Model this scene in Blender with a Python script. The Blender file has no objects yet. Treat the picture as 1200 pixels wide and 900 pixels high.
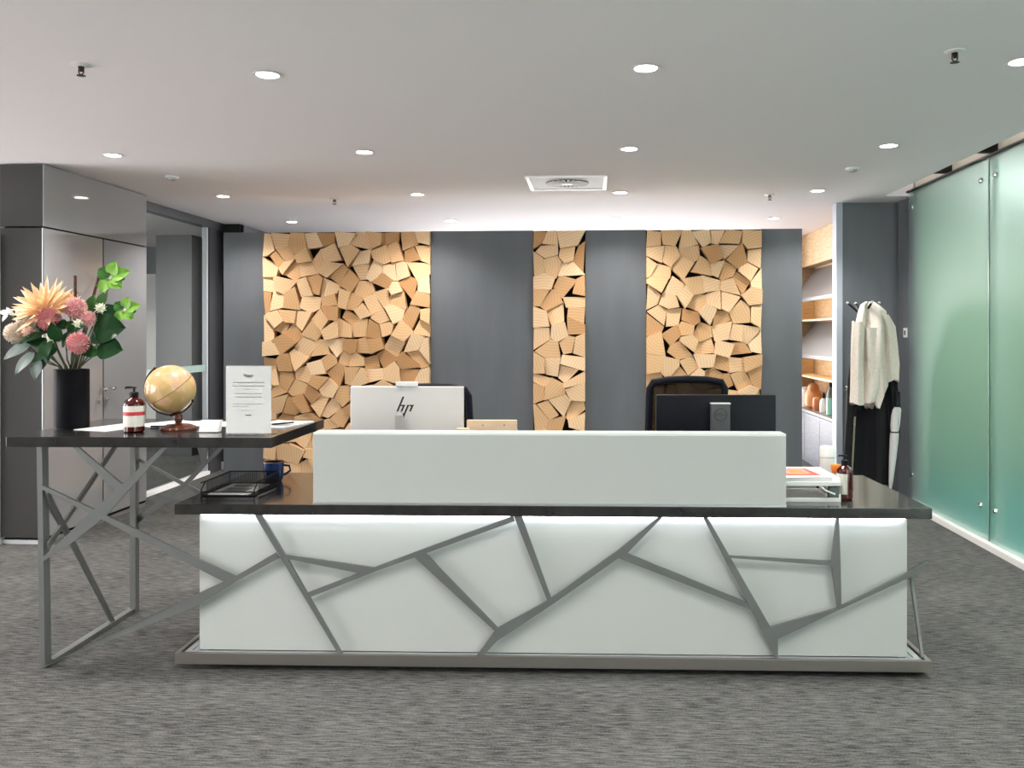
import bpy, bmesh, math, random
from mathutils import Vector, Matrix, Euler

# ------------------------------------------------------------------ camera, world, exposure
S = bpy.context.scene
COL = S.collection
cd = bpy.data.cameras.new('camera')
cd.sensor_width = 36.0
cd.lens = 30.0
cd.shift_x = -0.0308
cd.shift_y = -0.0492
cd.clip_start = 0.05
cam = bpy.data.objects.new('camera', cd)
cam.location = (0, 0, 1.5)
cam.rotation_euler = (math.radians(90), 0, math.atan(0.0565))
COL.objects.link(cam)
S.camera = cam

WORLD_STRENGTH = 14.0
SPOT_W = 98.0
EXPOSURE = 0.05
w = bpy.data.worlds.new('daylight')
S.world = w
w.use_nodes = True
w.node_tree.nodes['Background'].inputs[0].default_value = (1.0, 0.97, 0.96, 1)
w.node_tree.nodes['Background'].inputs[1].default_value = WORLD_STRENGTH
S.view_settings.view_transform = 'Standard'
S.view_settings.look = 'None'
S.view_settings.gamma = 1.0
S.view_settings.use_curve_mapping = False
S.view_settings.exposure = EXPOSURE
S.cycles.max_bounces = 10
S.cycles.diffuse_bounces = 5
S.cycles.glossy_bounces = 4
S.cycles.transmission_bounces = 8
S.cycles.transparent_max_bounces = 8
S.cycles.sample_clamp_indirect = 6.0
S.cycles.caustics_reflective = False

random.seed(7)
PI = math.pi

# ------------------------------------------------------------------ helpers
class MB:
    def __init__(s):
        s.v = []; s.f = []
    def add(s, vs, fs):
        n = len(s.v)
        s.v += [tuple(p) for p in vs]
        s.f += [tuple(n + i for i in f) for f in fs]
        return s
    def box(s, x0, x1, y0, y1, z0, z1):
        return s.add([(x0,y0,z0),(x1,y0,z0),(x1,y1,z0),(x0,y1,z0),(x0,y0,z1),(x1,y0,z1),(x1,y1,z1),(x0,y1,z1)],
                     [(0,3,2,1),(4,5,6,7),(0,1,5,4),(1,2,6,5),(2,3,7,6),(3,0,4,7)])
    def prism(s, poly, a, b, plane='xz'):
        """poly in two axes, extruded along the third from a to b"""
        n = len(poly)
        def P(p, t):
            return {'xz': (p[0], t, p[1]), 'yz': (t, p[0], p[1]), 'xy': (p[0], p[1], t)}[plane]
        vs = [P(p, a) for p in poly] + [P(p, b) for p in poly]
        fs = [tuple(range(n)), tuple(range(2*n-1, n-1, -1))]
        fs += [(i, i+n, (i+1) % n + n, (i+1) % n) for i in range(n)]
        return s.add(vs, fs)
    def lathe(s, prof, n=24, c=(0,0,0), cap=True):
        vs = []; fs = []
        for r, z in prof:
            for i in range(n):
                a = 2*PI*i/n
                vs.append((c[0]+r*math.cos(a), c[1]+r*math.sin(a), c[2]+z))
        m = len(prof)
        for j in range(m-1):
            for i in range(n):
                fs.append((j*n+i, j*n+(i+1) % n, (j+1)*n+(i+1) % n, (j+1)*n+i))
        if cap:
            fs.append(tuple(range(n-1, -1, -1)))
            fs.append(tuple((m-1)*n+i for i in range(n)))
        return s.add(vs, fs)
    def tube(s, pts, r, n=8, flat=None, closed=False):
        pts = [Vector(p) for p in pts]
        m = len(pts)
        rs = r if isinstance(r, (list, tuple)) else [r]*m
        vs = []; fs = []
        up = None
        for k, p in enumerate(pts):
            if closed:
                d = (pts[(k+1) % m]-pts[k-1]).normalized()
            else:
                d = (pts[min(k+1, m-1)]-pts[max(k-1, 0)]).normalized()
            if up is None:
                up = Vector((0,0,1)) if abs(d.z) < .9 else Vector((1,0,0))
            a = d.cross(up)
            if a.length < 1e-5: a = d.orthogonal()
            a.normalize(); b = a.cross(d).normalized(); up = b
            for i in range(n):
                t = 2*PI*i/n
                vs.append(p + a*math.cos(t)*rs[k]*(flat or 1) + b*math.sin(t)*rs[k])
        for k in range(m if closed else m-1):
            k2 = (k+1) % m
            for i in range(n):
                fs.append((k*n+i, k*n+(i+1) % n, k2*n+(i+1) % n, k2*n+i))
        if not closed:
            fs.append(tuple(range(n-1, -1, -1)))
            fs.append(tuple((m-1)*n+i for i in range(n)))
        return s.add(vs, fs)
    def ball(s, c, r, n=16, sq=(1,1,1)):
        m = n//2
        vs = [(c[0], c[1], c[2]-r*sq[2])]
        for j in range(1, m):
            t = -PI/2+PI*j/m
            for i in range(n):
                a = 2*PI*i/n
                vs.append((c[0]+r*sq[0]*math.cos(t)*math.cos(a), c[1]+r*sq[1]*math.cos(t)*math.sin(a), c[2]+r*sq[2]*math.sin(t)))
        vs.append((c[0], c[1], c[2]+r*sq[2]))
        fs = [(0, 1+(i+1) % n, 1+i) for i in range(n)]
        for j in range(m-2):
            for i in range(n):
                fs.append((1+j*n+i, 1+j*n+(i+1) % n, 1+(j+1)*n+(i+1) % n, 1+(j+1)*n+i))
        L = len(vs)-1; o = 1+(m-2)*n
        fs += [(o+i, o+(i+1) % n, L) for i in range(n)]
        return s.add(vs, fs)
    def grid(s, fn, nu, nv):
        vs = [fn(i/nu, j/nv) for j in range(nv+1) for i in range(nu+1)]
        fs = [(j*(nu+1)+i, j*(nu+1)+i+1, (j+1)*(nu+1)+i+1, (j+1)*(nu+1)+i) for j in range(nv) for i in range(nu)]
        return s.add(vs, fs)
    def xf(s, M):
        s.v = [tuple(M @ Vector(p)) for p in s.v]
        return s
    def build(s, name, mat, parent=None, smooth=False, bevel=0, seg=2, solid=0, loc=None):
        me = bpy.data.meshes.new(name)
        bm = bmesh.new()
        bv = [bm.verts.new(p) for p in s.v]
        for f in s.f:
            try: bm.faces.new([bv[i] for i in f])
            except ValueError: pass
        bmesh.ops.recalc_face_normals(bm, faces=bm.faces[:])
        if bevel:
            es = [e for e in bm.edges if len(e.link_faces) == 2 and e.calc_face_angle(0) > .6]
            bmesh.ops.bevel(bm, geom=es, offset=bevel, segments=seg, profile=.7, affect='EDGES', clamp_overlap=True)
        bm.to_mesh(me); bm.free()
        if smooth:
            for p in me.polygons: p.use_smooth = True
            me.set_sharp_from_angle(angle=math.radians(38))
        me.materials.append(mat)
        o = bpy.data.objects.new(name, me)
        COL.objects.link(o)
        if solid:
            m = o.modifiers.new('thickness', 'SOLIDIFY'); m.thickness = solid; m.offset = 0
        if parent: o.parent = parent
        if loc: o.location = loc
        return o

def box(*a): return MB().box(*a)

def tag(o, label, cat, group=None):
    o['label'] = label; o['category'] = cat
    if group: o['group'] = group
    return o

def thing(name, label, cat, loc=(0,0,0), rz=0, group=None):
    o = bpy.data.objects.new(name, None)
    o.empty_display_size = .1
    COL.objects.link(o)
    o.location = loc; o.rotation_euler = (0, 0, rz)
    return tag(o, label, cat, group)

def struct(o):
    o['kind'] = 'structure'; return o

def struct_empty(name, loc=(0,0,0)):
    o = bpy.data.objects.new(name, None); COL.objects.link(o); o.location = loc
    return struct(o)

def copy_tree(o, parent=None):
    c = o.copy(); COL.objects.link(c); c.parent = parent
    for ch in list(o.children): copy_tree(ch, c)
    return c

def text(name, body, size, mat, parent, M, extrude=.0004):
    cu = bpy.data.curves.new(name, 'FONT'); cu.body = body; cu.size = size
    cu.align_x = 'CENTER'; cu.align_y = 'CENTER'; cu.extrude = extrude
    t = bpy.data.objects.new(name, cu); COL.objects.link(t)
    dg = bpy.context.evaluated_depsgraph_get()
    me = bpy.data.meshes.new_from_object(t.evaluated_get(dg))
    bpy.data.objects.remove(t); bpy.data.curves.remove(cu)
    me.transform(M); me.materials.clear(); me.materials.append(mat)
    o = bpy.data.objects.new(name, me); COL.objects.link(o); o.parent = parent
    return o

# ------------------------------------------------------------------ materials
def mat(name, col, rough=.5, metal=0, spec=.5, emit=None, es=1, trans=0, ior=1.45, coat=0, sheen=0, alpha=1):
    m = bpy.data.materials.new(name); m.use_nodes = True
    b = m.node_tree.nodes['Principled BSDF']
    b.inputs['Base Color'].default_value = (*col, 1)
    b.inputs['Roughness'].default_value = rough
    b.inputs['Metallic'].default_value = metal
    b.inputs['Specular IOR Level'].default_value = spec
    b.inputs['IOR'].default_value = ior
    b.inputs['Transmission Weight'].default_value = trans
    b.inputs['Coat Weight'].default_value = coat
    b.inputs['Coat Roughness'].default_value = .04
    b.inputs['Sheen Weight'].default_value = sheen
    b.inputs['Alpha'].default_value = alpha
    if emit:
        b.inputs['Emission Color'].default_value = (*emit, 1)
        b.inputs['Emission Strength'].default_value = es
    return m

def nodes(m): return m.node_tree.nodes, m.node_tree.links, m.node_tree.nodes['Principled BSDF']

def noise_mix(m, c1, c2, scale=(1,1,1), nscale=5, detail=4, coord='Object', bump=0, bdist=.01, lo=.35, hi=.65, rough=.5):
    N, L, b = nodes(m)
    tc = N.new('ShaderNodeTexCoord'); mp = N.new('ShaderNodeMapping'); mp.inputs['Scale'].default_value = scale
    nz = N.new('ShaderNodeTexNoise'); nz.inputs['Scale'].default_value = nscale; nz.inputs['Detail'].default_value = detail
    nz.inputs['Roughness'].default_value = rough
    rp = N.new('ShaderNodeValToRGB')
    rp.color_ramp.elements[0].position = lo; rp.color_ramp.elements[0].color = (*c1, 1)
    rp.color_ramp.elements[1].position = hi; rp.color_ramp.elements[1].color = (*c2, 1)
    L.new(tc.outputs[coord], mp.inputs[0]); L.new(mp.outputs[0], nz.inputs['Vector'])
    L.new(nz.outputs['Fac'], rp.inputs[0]); L.new(rp.outputs[0], b.inputs['Base Color'])
    if bump:
        bp = N.new('ShaderNodeBump'); bp.inputs['Strength'].default_value = bump; bp.inputs['Distance'].default_value = bdist
        L.new(nz.outputs['Fac'], bp.inputs['Height']); L.new(bp.outputs[0], b.inputs['Normal'])
    return nz, rp

M = {}
M['ceiling'] = mat('painted_ceiling', (.90,.855,.865), .85, spec=.2)
M['trim_white'] = mat('white_trim', (.82,.82,.81), .4)
M['light_frame'] = mat('brushed_aluminium', (.72,.74,.78), .32, metal=.85)
M['wall_white'] = mat('white_wall', (.78,.79,.78), .7)
m = M['wall_grey'] = mat('grey_laminate', (.085,.092,.102), .42, spec=.45)
noise_mix(m, (.112,.121,.134), (.126,.135,.149), (3,3,.6), 2, 3)
M['wall_dark'] = mat('dark_grey_panel', (.035,.037,.043), .3, spec=.5)
M['gloss_grey'] = mat('glossy_grey_glass', (.31,.31,.33), .05, spec=.6, coat=.3)
M['gloss_dark'] = mat('glossy_dark_panel', (.040,.039,.038), .16, spec=.25)
M['black_gap'] = mat('black_backing', (.012,.011,.010), .9, spec=.1)
M['glass'] = mat('clear_glass', (.93,.98,.96), .0, trans=1, ior=1.12, spec=.5)
m = M['frost'] = mat('frosted_glass', (.825,.93,.88), .42, trans=1, ior=1.25, spec=.4)
M['glass_edge'] = mat('glass_edge', (.55,.75,.68), .2, trans=.4)
M['steel'] = mat('polished_steel', (.75,.76,.77), .18, metal=1)
M['chrome'] = mat('chrome', (.85,.86,.87), .1, metal=1)

# carpet: short horizontal streaks of two greys
m = M['carpet'] = mat('grey_streaked_carpet', (.06,.06,.06), .95, spec=.12)
N, L, b = nodes(m)
tc = N.new('ShaderNodeTexCoord')
def nz(scale, sc, det, dist=0):
    mp = N.new('ShaderNodeMapping'); mp.inputs['Scale'].default_value = scale
    n = N.new('ShaderNodeTexNoise'); n.inputs['Scale'].default_value = sc; n.inputs['Detail'].default_value = det
    n.inputs['Distortion'].default_value = dist
    L.new(tc.outputs['Object'], mp.inputs[0]); L.new(mp.outputs[0], n.inputs['Vector']); return n
a1 = nz((1.9, 14, 1), 7, 6); a2 = nz((1, 1, 1), 130, 2); a3 = nz((1, 1.6, 1), 1.6, 3)
mx = N.new('ShaderNodeMath'); mx.operation = 'MULTIPLY_ADD'; mx.inputs[1].default_value = .62
L.new(a1.outputs['Fac'], mx.inputs[0])
m2 = N.new('ShaderNodeMath'); m2.operation = 'MULTIPLY'; m2.inputs[1].default_value = .26
L.new(a2.outputs['Fac'], m2.inputs[0]); L.new(m2.outputs[0], mx.inputs[2])
m3 = N.new('ShaderNodeMath'); m3.operation = 'MULTIPLY_ADD'; m3.inputs[1].default_value = .14
L.new(a3.outputs['Fac'], m3.inputs[0]); L.new(mx.outputs[0], m3.inputs[2])
rp = N.new('ShaderNodeValToRGB')
rp.color_ramp.elements[0].position = .38; rp.color_ramp.elements[0].color = (.024,.024,.024,1)
rp.color_ramp.elements[1].position = .64; rp.color_ramp.elements[1].color = (.138,.138,.134,1)
L.new(m3.outputs[0], rp.inputs[0]); L.new(rp.outputs[0], b.inputs['Base Color'])
bp = N.new('ShaderNodeBump'); bp.inputs['Strength'].default_value = .5; bp.inputs['Distance'].default_value = .004
L.new(m3.outputs[0], bp.inputs['Height']); L.new(bp.outputs[0], b.inputs['Normal'])

# split wood blocks: tint per block, growth rings and fine grain
m = M['wood'] = mat('split_wood', (.7,.45,.25), .62, spec=.25)
N, L, b = nodes(m)
oi = N.new('ShaderNodeObjectInfo'); tc = N.new('ShaderNodeTexCoord')
rot = N.new('ShaderNodeVectorRotate'); rot.rotation_type = 'Y_AXIS'
mulr = N.new('ShaderNodeMath'); mulr.operation = 'MULTIPLY'; mulr.inputs[1].default_value = 61.0
L.new(oi.outputs['Random'], mulr.inputs[0]); L.new(mulr.outputs[0], rot.inputs['Angle'])
addv = N.new('ShaderNodeVectorMath'); addv.operation = 'ADD'
comb = N.new('ShaderNodeCombineXYZ'); mo = N.new('ShaderNodeMath'); mo.operation = 'MULTIPLY_ADD'; mo.inputs[1].default_value = .5; mo.inputs[2].default_value = .05
L.new(oi.outputs['Random'], mo.inputs[0]); L.new(mo.outputs[0], comb.inputs[0]); L.new(mo.outputs[0], comb.inputs[2])
L.new(tc.outputs['Object'], rot.inputs['Vector']); L.new(rot.outputs[0], addv.inputs[0]); L.new(comb.outputs[0], addv.inputs[1])
wv = N.new('ShaderNodeTexWave'); wv.wave_type = 'RINGS'; wv.rings_direction = 'Y'
wv.inputs['Scale'].default_value = 12; wv.inputs['Distortion'].default_value = 1.6; wv.inputs['Detail'].default_value = 2; wv.inputs['Detail Scale'].default_value = 1.4
L.new(addv.outputs[0], wv.inputs['Vector'])
rp = N.new('ShaderNodeValToRGB')
E = rp.color_ramp.elements
E[0].position = 0; E[0].color = (.46,.25,.11,1); E[1].position = 1; E[1].color = (.84,.61,.39,1)
for p, c in ((.12,(.58,.34,.165,1)), (.34,(.70,.45,.24,1)), (.65,(.78,.53,.31,1))):
    e = E.new(p); e.color = c
wn = N.new('ShaderNodeMath'); wn.operation = 'MULTIPLY'; wn.inputs[1].default_value = 7.31
fr = N.new('ShaderNodeMath'); fr.operation = 'FRACT'
L.new(oi.outputs['Random'], wn.inputs[0]); L.new(wn.outputs[0], fr.inputs[0]); L.new(fr.outputs[0], rp.inputs[0])
mixc = N.new('ShaderNodeMixRGB'); mixc.blend_type = 'MULTIPLY'; mixc.inputs[0].default_value = .30
rr = N.new('ShaderNodeValToRGB'); rr.color_ramp.elements[0].color = (.62,.45,.30,1); rr.color_ramp.elements[1].position = .45; rr.color_ramp.elements[1].color = (1,1,1,1)
L.new(wv.outputs['Fac'], rr.inputs[0]); L.new(rp.outputs[0], mixc.inputs[1]); L.new(rr.outputs[0], mixc.inputs[2])
L.new(mixc.outputs[0], b.inputs['Base Color'])

m = M['shelf_wood'] = mat('shelf_plywood', (.62,.42,.22), .5)
noise_mix(m, (.60,.38,.19), (.72,.50,.27), (2,2,14), 3, 4)
m = M['box_wood'] = mat('pale_plywood', (.75,.55,.38), .5)
noise_mix(m, (.70,.50,.33), (.80,.61,.44), (3,3,24), 3, 3)
m = M['stone'] = mat('dark_grey_worktop', (.04,.04,.04), .17, spec=.6, coat=.2)
noise_mix(m, (.017,.0165,.016), (.026,.025,.024), (1,1,1), 14, 5)
M['stone_edge'] = m
M['white_glass'] = mat('white_back_painted_glass', (.47,.49,.475), .07, spec=.5)
M['glass_rim'] = mat('white_glass_rim', (.80,.86,.84), .1)
M['bar_grey'] = mat('grey_metal_bar', (.135,.142,.140), .42, metal=.2)
M['tray_metal'] = mat('satin_steel_base', (.26,.24,.225), .35, metal=.75)
M['black'] = mat('matte_black', (.009,.009,.010), .5, spec=.2)
M['black_gloss'] = mat('satin_black', (.008,.008,.010), .35, spec=.25)
m = M['vase'] = mat('black_vase', (.006,.006,.008), .5, spec=.06)
M['led'] = mat('led_strip', (1,1,1), .5, emit=(.92,.95,1), es=14)
M['shelf_led'] = mat('warm_led_strip', (1,1,1), .5, emit=(1,.86,.62), es=16)
M['lamp'] = mat('downlight_lens', (1,1,1), .5, emit=(1,.97,.93), es=40)
M['fill_panel'] = mat('fill_panel', (1,1,1), .5, emit=(.97,1,.99), es=22)
M['paper'] = mat('white_paper', (.85,.85,.84), .6)
M['ink'] = mat('black_ink', (.02,.02,.02), .6)
M['ink_grey'] = mat('grey_ink', (.20,.20,.20), .6)
M['red'] = mat('red_print', (.72,.10,.06), .5)
M['orange'] = mat('orange_print', (.82,.28,.05), .5)
M['pink'] = mat('pink_print', (.80,.32,.27), .5)
M['acrylic'] = mat('clear_acrylic', (.9,.92,.92), .03, alpha=.10)
M['amber'] = mat('dark_red_amber', (.055,.005,.005), .08, spec=.4, coat=.25)
M['label_cream'] = mat('cream_label', (.76,.73,.66), .5)
M['label_red'] = mat('red_label', (.50,.03,.04), .5)
m = M['globe'] = mat('antique_globe', (.7,.5,.25), .3, coat=.5)
n_, r_ = noise_mix(m, (.58,.38,.16), (.66,.47,.22), (1,1,1), 9, 6, lo=.46, hi=.50)
e = r_.color_ramp.elements.new(.58); e.color = (.68,.38,.26,1)
e = r_.color_ramp.elements.new(.66); e.color = (.74,.60,.24,1)
M['walnut'] = mat('turned_walnut', (.10,.028,.014), .22, coat=.4)
M['brass_dark'] = mat('dark_bronze', (.06,.035,.02), .35, metal=.8)
M['blue'] = mat('cobalt_glaze', (.004,.028,.14), .12, coat=.5)
M['rim'] = mat('raw_clay_rim', (.42,.27,.17), .6)
M['mon_silver'] = mat('silver_plastic', (.74,.72,.70), .35, metal=.15)
M['mon_black'] = mat('black_plastic', (.005,.006,.010), .35, spec=.18)
M['mon_grey'] = mat('graphite_plastic', (.075,.080,.086), .4, spec=.3)
M['chair_black'] = mat('chair_black', (.006,.007,.013), .6, spec=.15)
m = M['mesh_fabric'] = mat('chair_mesh', (.012,.010,.008), .8, spec=.1)
m.node_tree.nodes['Principled BSDF'].inputs['Alpha'].default_value = .80
M['white_plastic'] = mat('white_plastic', (.84,.84,.83), .35)
M['cream_plastic'] = mat('cream_plastic', (.80,.77,.75), .35)
m = M['coat'] = mat('beige_wool', (.80,.73,.64), .9, sheen=.3, spec=.1)
noise_mix(m, (.76,.69,.60), (.84,.77,.69), (1,1,1), 60, 3, bump=.3, bdist=.003)
M['lining'] = mat('mauve_lining', (.46,.34,.34), .8)
M['black_cloth'] = mat('black_cloth', (.008,.008,.010), .9, sheen=.15, spec=.1)
M['umbrella'] = mat('white_nylon', (.70,.69,.67), .6)
M['dark_cloth'] = mat('charcoal_cloth', (.02,.021,.024), .9)
M['teal'] = mat('teal_laminate', (.03,.17,.15), .6)
M['teal_floor'] = mat('teal_rug', (.035,.23,.21), .9)
M['leaf_dark'] = mat('dark_leaf', (.010,.050,.014), .38, spec=.3)
M['leaf_mid'] = mat('green_leaf', (.035,.14,.02), .4)
M['leaf_lime'] = mat('lime_petal', (.20,.43,.05), .45)
M['leaf_grey'] = mat('silver_leaf', (.16,.20,.18), .5)
M['stem'] = mat('green_stem', (.06,.08,.03), .6)
M['stem_dark'] = mat('maroon_stem', (.07,.012,.014), .5)
M['peach'] = mat('peach_petal', (.94,.70,.45), .6)
M['peach_pale'] = mat('pale_peach_petal', (.93,.74,.62), .6)
M['rose'] = mat('dusty_pink_petal', (.74,.36,.38), .6)
M['rose_pale'] = mat('pale_pink_petal', (.84,.54,.53), .6)
M['cream_petal'] = mat('cream_petal', (.95,.86,.77), .6)
M['bud'] = mat('green_white_bud', (.68,.70,.48), .6)
M['white_petal'] = mat('white_petal', (.80,.80,.80), .6)
M['shelf_grey'] = mat('shelf_grey_metal', (.22,.21,.20), .4, metal=.2)
m = M['slate_front'] = mat('blue_grey_front', (.17,.18,.21), .45)
noise_mix(m, (.14,.15,.18), (.20,.21,.24), (2,2,30), 3, 3)
M['orange_pot'] = mat('orange_ceramic', (.72,.32,.13), .35)
M['orange_pot_dark'] = mat('terracotta', (.55,.19,.08), .4)
M['mint'] = mat('mint_plastic', (.30,.62,.52), .35)
M['plant_green'] = mat('plant_green', (.04,.17,.04), .6)

# ------------------------------------------------------------------ shell of the place
CEIL = 2.71
struct(box(-8, 6.2, -3.6, 14, -.1, 0).build('floor', M['carpet']))
cl = struct(box(-8, 2.575, -3.6, 14, CEIL, CEIL+.12).build('ceiling', M['ceiling']))
sl = struct_empty('trim_1')                                        # recess over the glass wall
box(2.45, 2.90, -3.6, 7.66, 2.90, 3.0).build('recess_top', M['ceiling'], sl)
box(2.83, 2.90, -3.6, 7.66, 2.74, 2.90).build('recess_side', mat('recess_beige', (.30,.27,.22), .7), sl)
box(2.575, 2.90, 7.66, 14, CEIL, 2.9).build('recess_end', M['ceiling'], sl)
box(2.755, 2.83, -3.6, 7.66, 2.735, 2.748).build('glass_rail', M['black'], sl)
for y in (6.14, 6.9, 4.62, 3.1):
    box(2.70, 2.83, y-.02, y+.02, 2.765, 2.90).build('bracket', M['black'], sl)

# feature wall behind the desk: four grey panels, three strips of split wood
WY = 7.94
wb = struct_empty('wall_back', (-.79, WY, 0))
OX = -.79
ZT = 2.462
def wbx(x0, x1, y0, y1, z0, z1, name, mt, bev=0): return box(x0-OX, x1-OX, y0-WY, y1-WY, z0, z1).build(name, mt, wb, bevel=bev)
wbx(-3.5, 1.924, WY+.05, WY+.20, 0, ZT, 'wall_core', M['wall_grey'])
for x0, x1 in ((-3.5, -3.102), (-1.508, -.544), (-.059, .501), (1.554, 1.924)):
    wbx(x0, x1, WY, WY+.05, 0, ZT, 'grey_panel', M['wall_grey'], .002)
STRIPS = ((-3.102, -1.508), (-.544, -.059), (.501, 1.554))
for x0, x1 in STRIPS:
    wbx(x0, x1, WY+.035, WY+.05, 0, ZT, 'dark_backing', M['black_gap'])

def clip(poly, px, pz, nx, nz_):
    out = []
    for i in range(len(poly)):
        a, b_ = poly[i], poly[(i+1) % len(poly)]
        da = (a[0]-px)*nx+(a[1]-pz)*nz_; db = (b_[0]-px)*nx+(b_[1]-pz)*nz_
        if da <= 0: out.append(a)
        if (da < 0) != (db < 0) and da != db:
            t = da/(da-db); out.append((a[0]+t*(b_[0]-a[0]), a[1]+t*(b_[1]-a[1])))
    return out
def area(p): return .5*sum(p[i][0]*p[(i+1) % len(p)][1]-p[(i+1) % len(p)][0]*p[i][1] for i in range(len(p)))
rng = random.Random(21)
low = MB()                 # blocks near the floor, hidden behind the desk
for x0, x1 in STRIPS:
    W_ = x1-x0; H_ = ZT-.03
    nxs = max(3, round(W_/.142)); nzs = round(H_/.140)
    pts = []
    for j in range(nzs):
        for i in range(nxs):
            px = x0+(i+.5+(.25 if j % 2 else -.25)+rng.uniform(-.40,.40))*W_/nxs
            pz = .02+(j+.5+rng.uniform(-.36,.36))*H_/nzs
            pts.append((min(max(px, x0+.03), x1-.03), min(max(pz, .05), ZT-.05)))
    for k, (px, pz) in enumerate(pts):
        cell = [(x0,.0),(x1,.0),(x1,ZT-.012),(x0,ZT-.012)]
        for q, (qx, qz) in enumerate(pts):
            if q == k: continue
            dx, dz = qx-px, qz-pz; d = math.hypot(dx, dz)
            if d < .6: cell = clip(cell, (px+qx)/2-dx/d*.0022, (pz+qz)/2-dz/d*.0022, dx/d, dz/d)
        # drop very short edges, then cut the flattest corners: four or five straight sides
        i = 0
        while i < len(cell) and len(cell) > 4:
            a, b_ = cell[i], cell[(i+1) % len(cell)]
            if math.hypot(a[0]-b_[0], a[1]-b_[1]) < .018:
                cell[i] = ((a[0]+b_[0])/2, (a[1]+b_[1])/2); cell.pop((i+1) % len(cell)); i = 0
            else: i += 1
        a0 = abs(area(cell)); q_ = rng.random(); want = 3 if q_ < .07 else 4 if q_ < .72 else 5
        while len(cell) > want:
            n = len(cell)
            tri = [abs(area([cell[i-1], cell[i], cell[(i+1) % n]])) for i in range(n)]
            if n == 4 and min(tri) > .0045: break
            cell.pop(tri.index(min(tri)))
        grow = min(1.16, math.sqrt(.99*a0/abs(area(cell))))
        cx = sum(p[0] for p in cell)/len(cell); cz = sum(p[1] for p in cell)/len(cell)
        an = rng.uniform(-.14,.14); sc = grow*rng.uniform(.965, 1.02)
        ca, sa = math.cos(an)*sc, math.sin(an)*sc
        loc = [((p[0]-cx)*ca-(p[1]-cz)*sa, (p[0]-cx)*sa+(p[1]-cz)*ca) for p in cell]
        loc = [(min(max(a+cx, x0+.002), x1-.002)-cx, min(c+cz, ZT-.006)-cz) for a, c in loc]
        pr = rng.uniform(.016, .068); tx_, tz_ = rng.uniform(-.12,.12), rng.uniform(-.12,.12)
        mb = MB(); n = len(loc)
        front = [(a, -pr+a*tx_+c*tz_, c) for a, c in loc]
        back = [(a, .0349, c) for a, c in loc]
        mb.add(front+back, [tuple(range(n)), tuple(range(2*n-1, n-1, -1))]+[(i, i+n, (i+1) % n+n, (i+1) % n) for i in range(n)])
        if cz > .52: mb.build('wood_block', M['wood'], wb, loc=(cx-OX, 0, cz))
        else: low.add([(a+cx-OX, b_, c+cz) for a, b_, c in mb.v], mb.f)
low.build('low_wood_blocks', M['wood'], wb)['kind'] = 'stuff'

# room behind the feature wall: rear wall with openings added to brighten the ceiling, side walls
wr = struct_empty('wall_rear')
box(-4.0, 2.9, 11.0, 11.15, 0, .1).build('wall_bottom_strip', M['wall_white'], wr)
box(-4.0, 2.9, 11.0, 11.15, 2.66, CEIL).build('wall_top_strip', M['wall_white'], wr)
box(-4.0, -2.1, 11.0, 11.15, .1, 2.66).build('wall_pier', M['wall_white'], wr)
box(2.1, 2.9, 11.0, 11.15, .1, 2.66).build('wall_pier', M['wall_white'], wr)
for x in (-.9, .5): box(x-.03, x+.03, 11.02, 11.1, .1, 2.66).build('added_mullion', M['wall_grey'], wr)
struct(box(-4.02, -3.88, 9.24, 11.0, 0, CEIL).build('wall_rear_left', M['wall_grey']))
wd = struct_empty('wall_left_return')                                # dark panelled return beside the glass door
box(-4.30, -3.878, 9.22, 9.30, 2.245, CEIL).build('panel', M['gloss_dark'], wd, bevel=.002)
box(-4.30, -3.878, 9.22, 9.30, .10, 2.235).build('panel', M['gloss_dark'], wd, bevel=.002)
box(-4.30, -3.878, 9.235, 9.32, 0, CEIL).build('panel_backing', M['black_gap'], wd)
struct(box(-4.28, -3.88, 9.20, 9.235, 0, .085).build('baseboard_left', M['trim_white']))

# column beside the passage, right side wall
cr = struct_empty('wall_column')
box(2.315, 2.90, 8.04, 8.16, 0, CEIL).build('column_face', M['wall_grey'], cr)
box(2.258, 2.315, 8.03, 8.16, 0, CEIL).build('edge_strip', mat('pale_blue_grey_edge', (.42,.46,.53), .4), cr, bevel=.002)
struct(box(2.82, 2.90, 7.66, 8.04, 0, 2.9).build('wall_right_panel', M['wall_grey']))
struct(box(2.80, 2.90, 8.16, 11.0, 0, CEIL).build('wall_right_rear', M['wall_white']))

# frosted glass wall on the right
gw = struct_empty('wall_right')
box(2.73, 2.83, -3.6, 7.66, 0, .045).build('kerb', M['trim_white'], gw, bevel=.003)
ys = [7.655-1.516*i for i in range(8)]
for i in range(7):
    g = box(2.774, 2.784, ys[i+1]+.006, ys[i]-.006, .046, 2.735).build('glass_pane', M['frost'], gw)
    for yy in (ys[i+1]+.11, ys[i]-.11):
        for zz in (.277, 2.59):
            mb = MB().lathe([(.021,-.012),(.021,.004),(.014,.010)], 16)
            mb.xf(Matrix.Translation((2.766, yy, zz)) @ Matrix.Rotation(-PI/2, 4, 'Y'))
            mb.build('glass_fitting', M['steel'], g, smooth=True)
    box(2.772, 2.786, ys[i+1]-.006, ys[i+1]+.006, .046, 2.735).build('joint_strip', M['glass_edge'], gw)
    box(2.83, 2.86, ys[i+1]-.02, ys[i+1]+.02, .046, 2.74).build('glass_fin', M['glass_edge'], gw)
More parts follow.
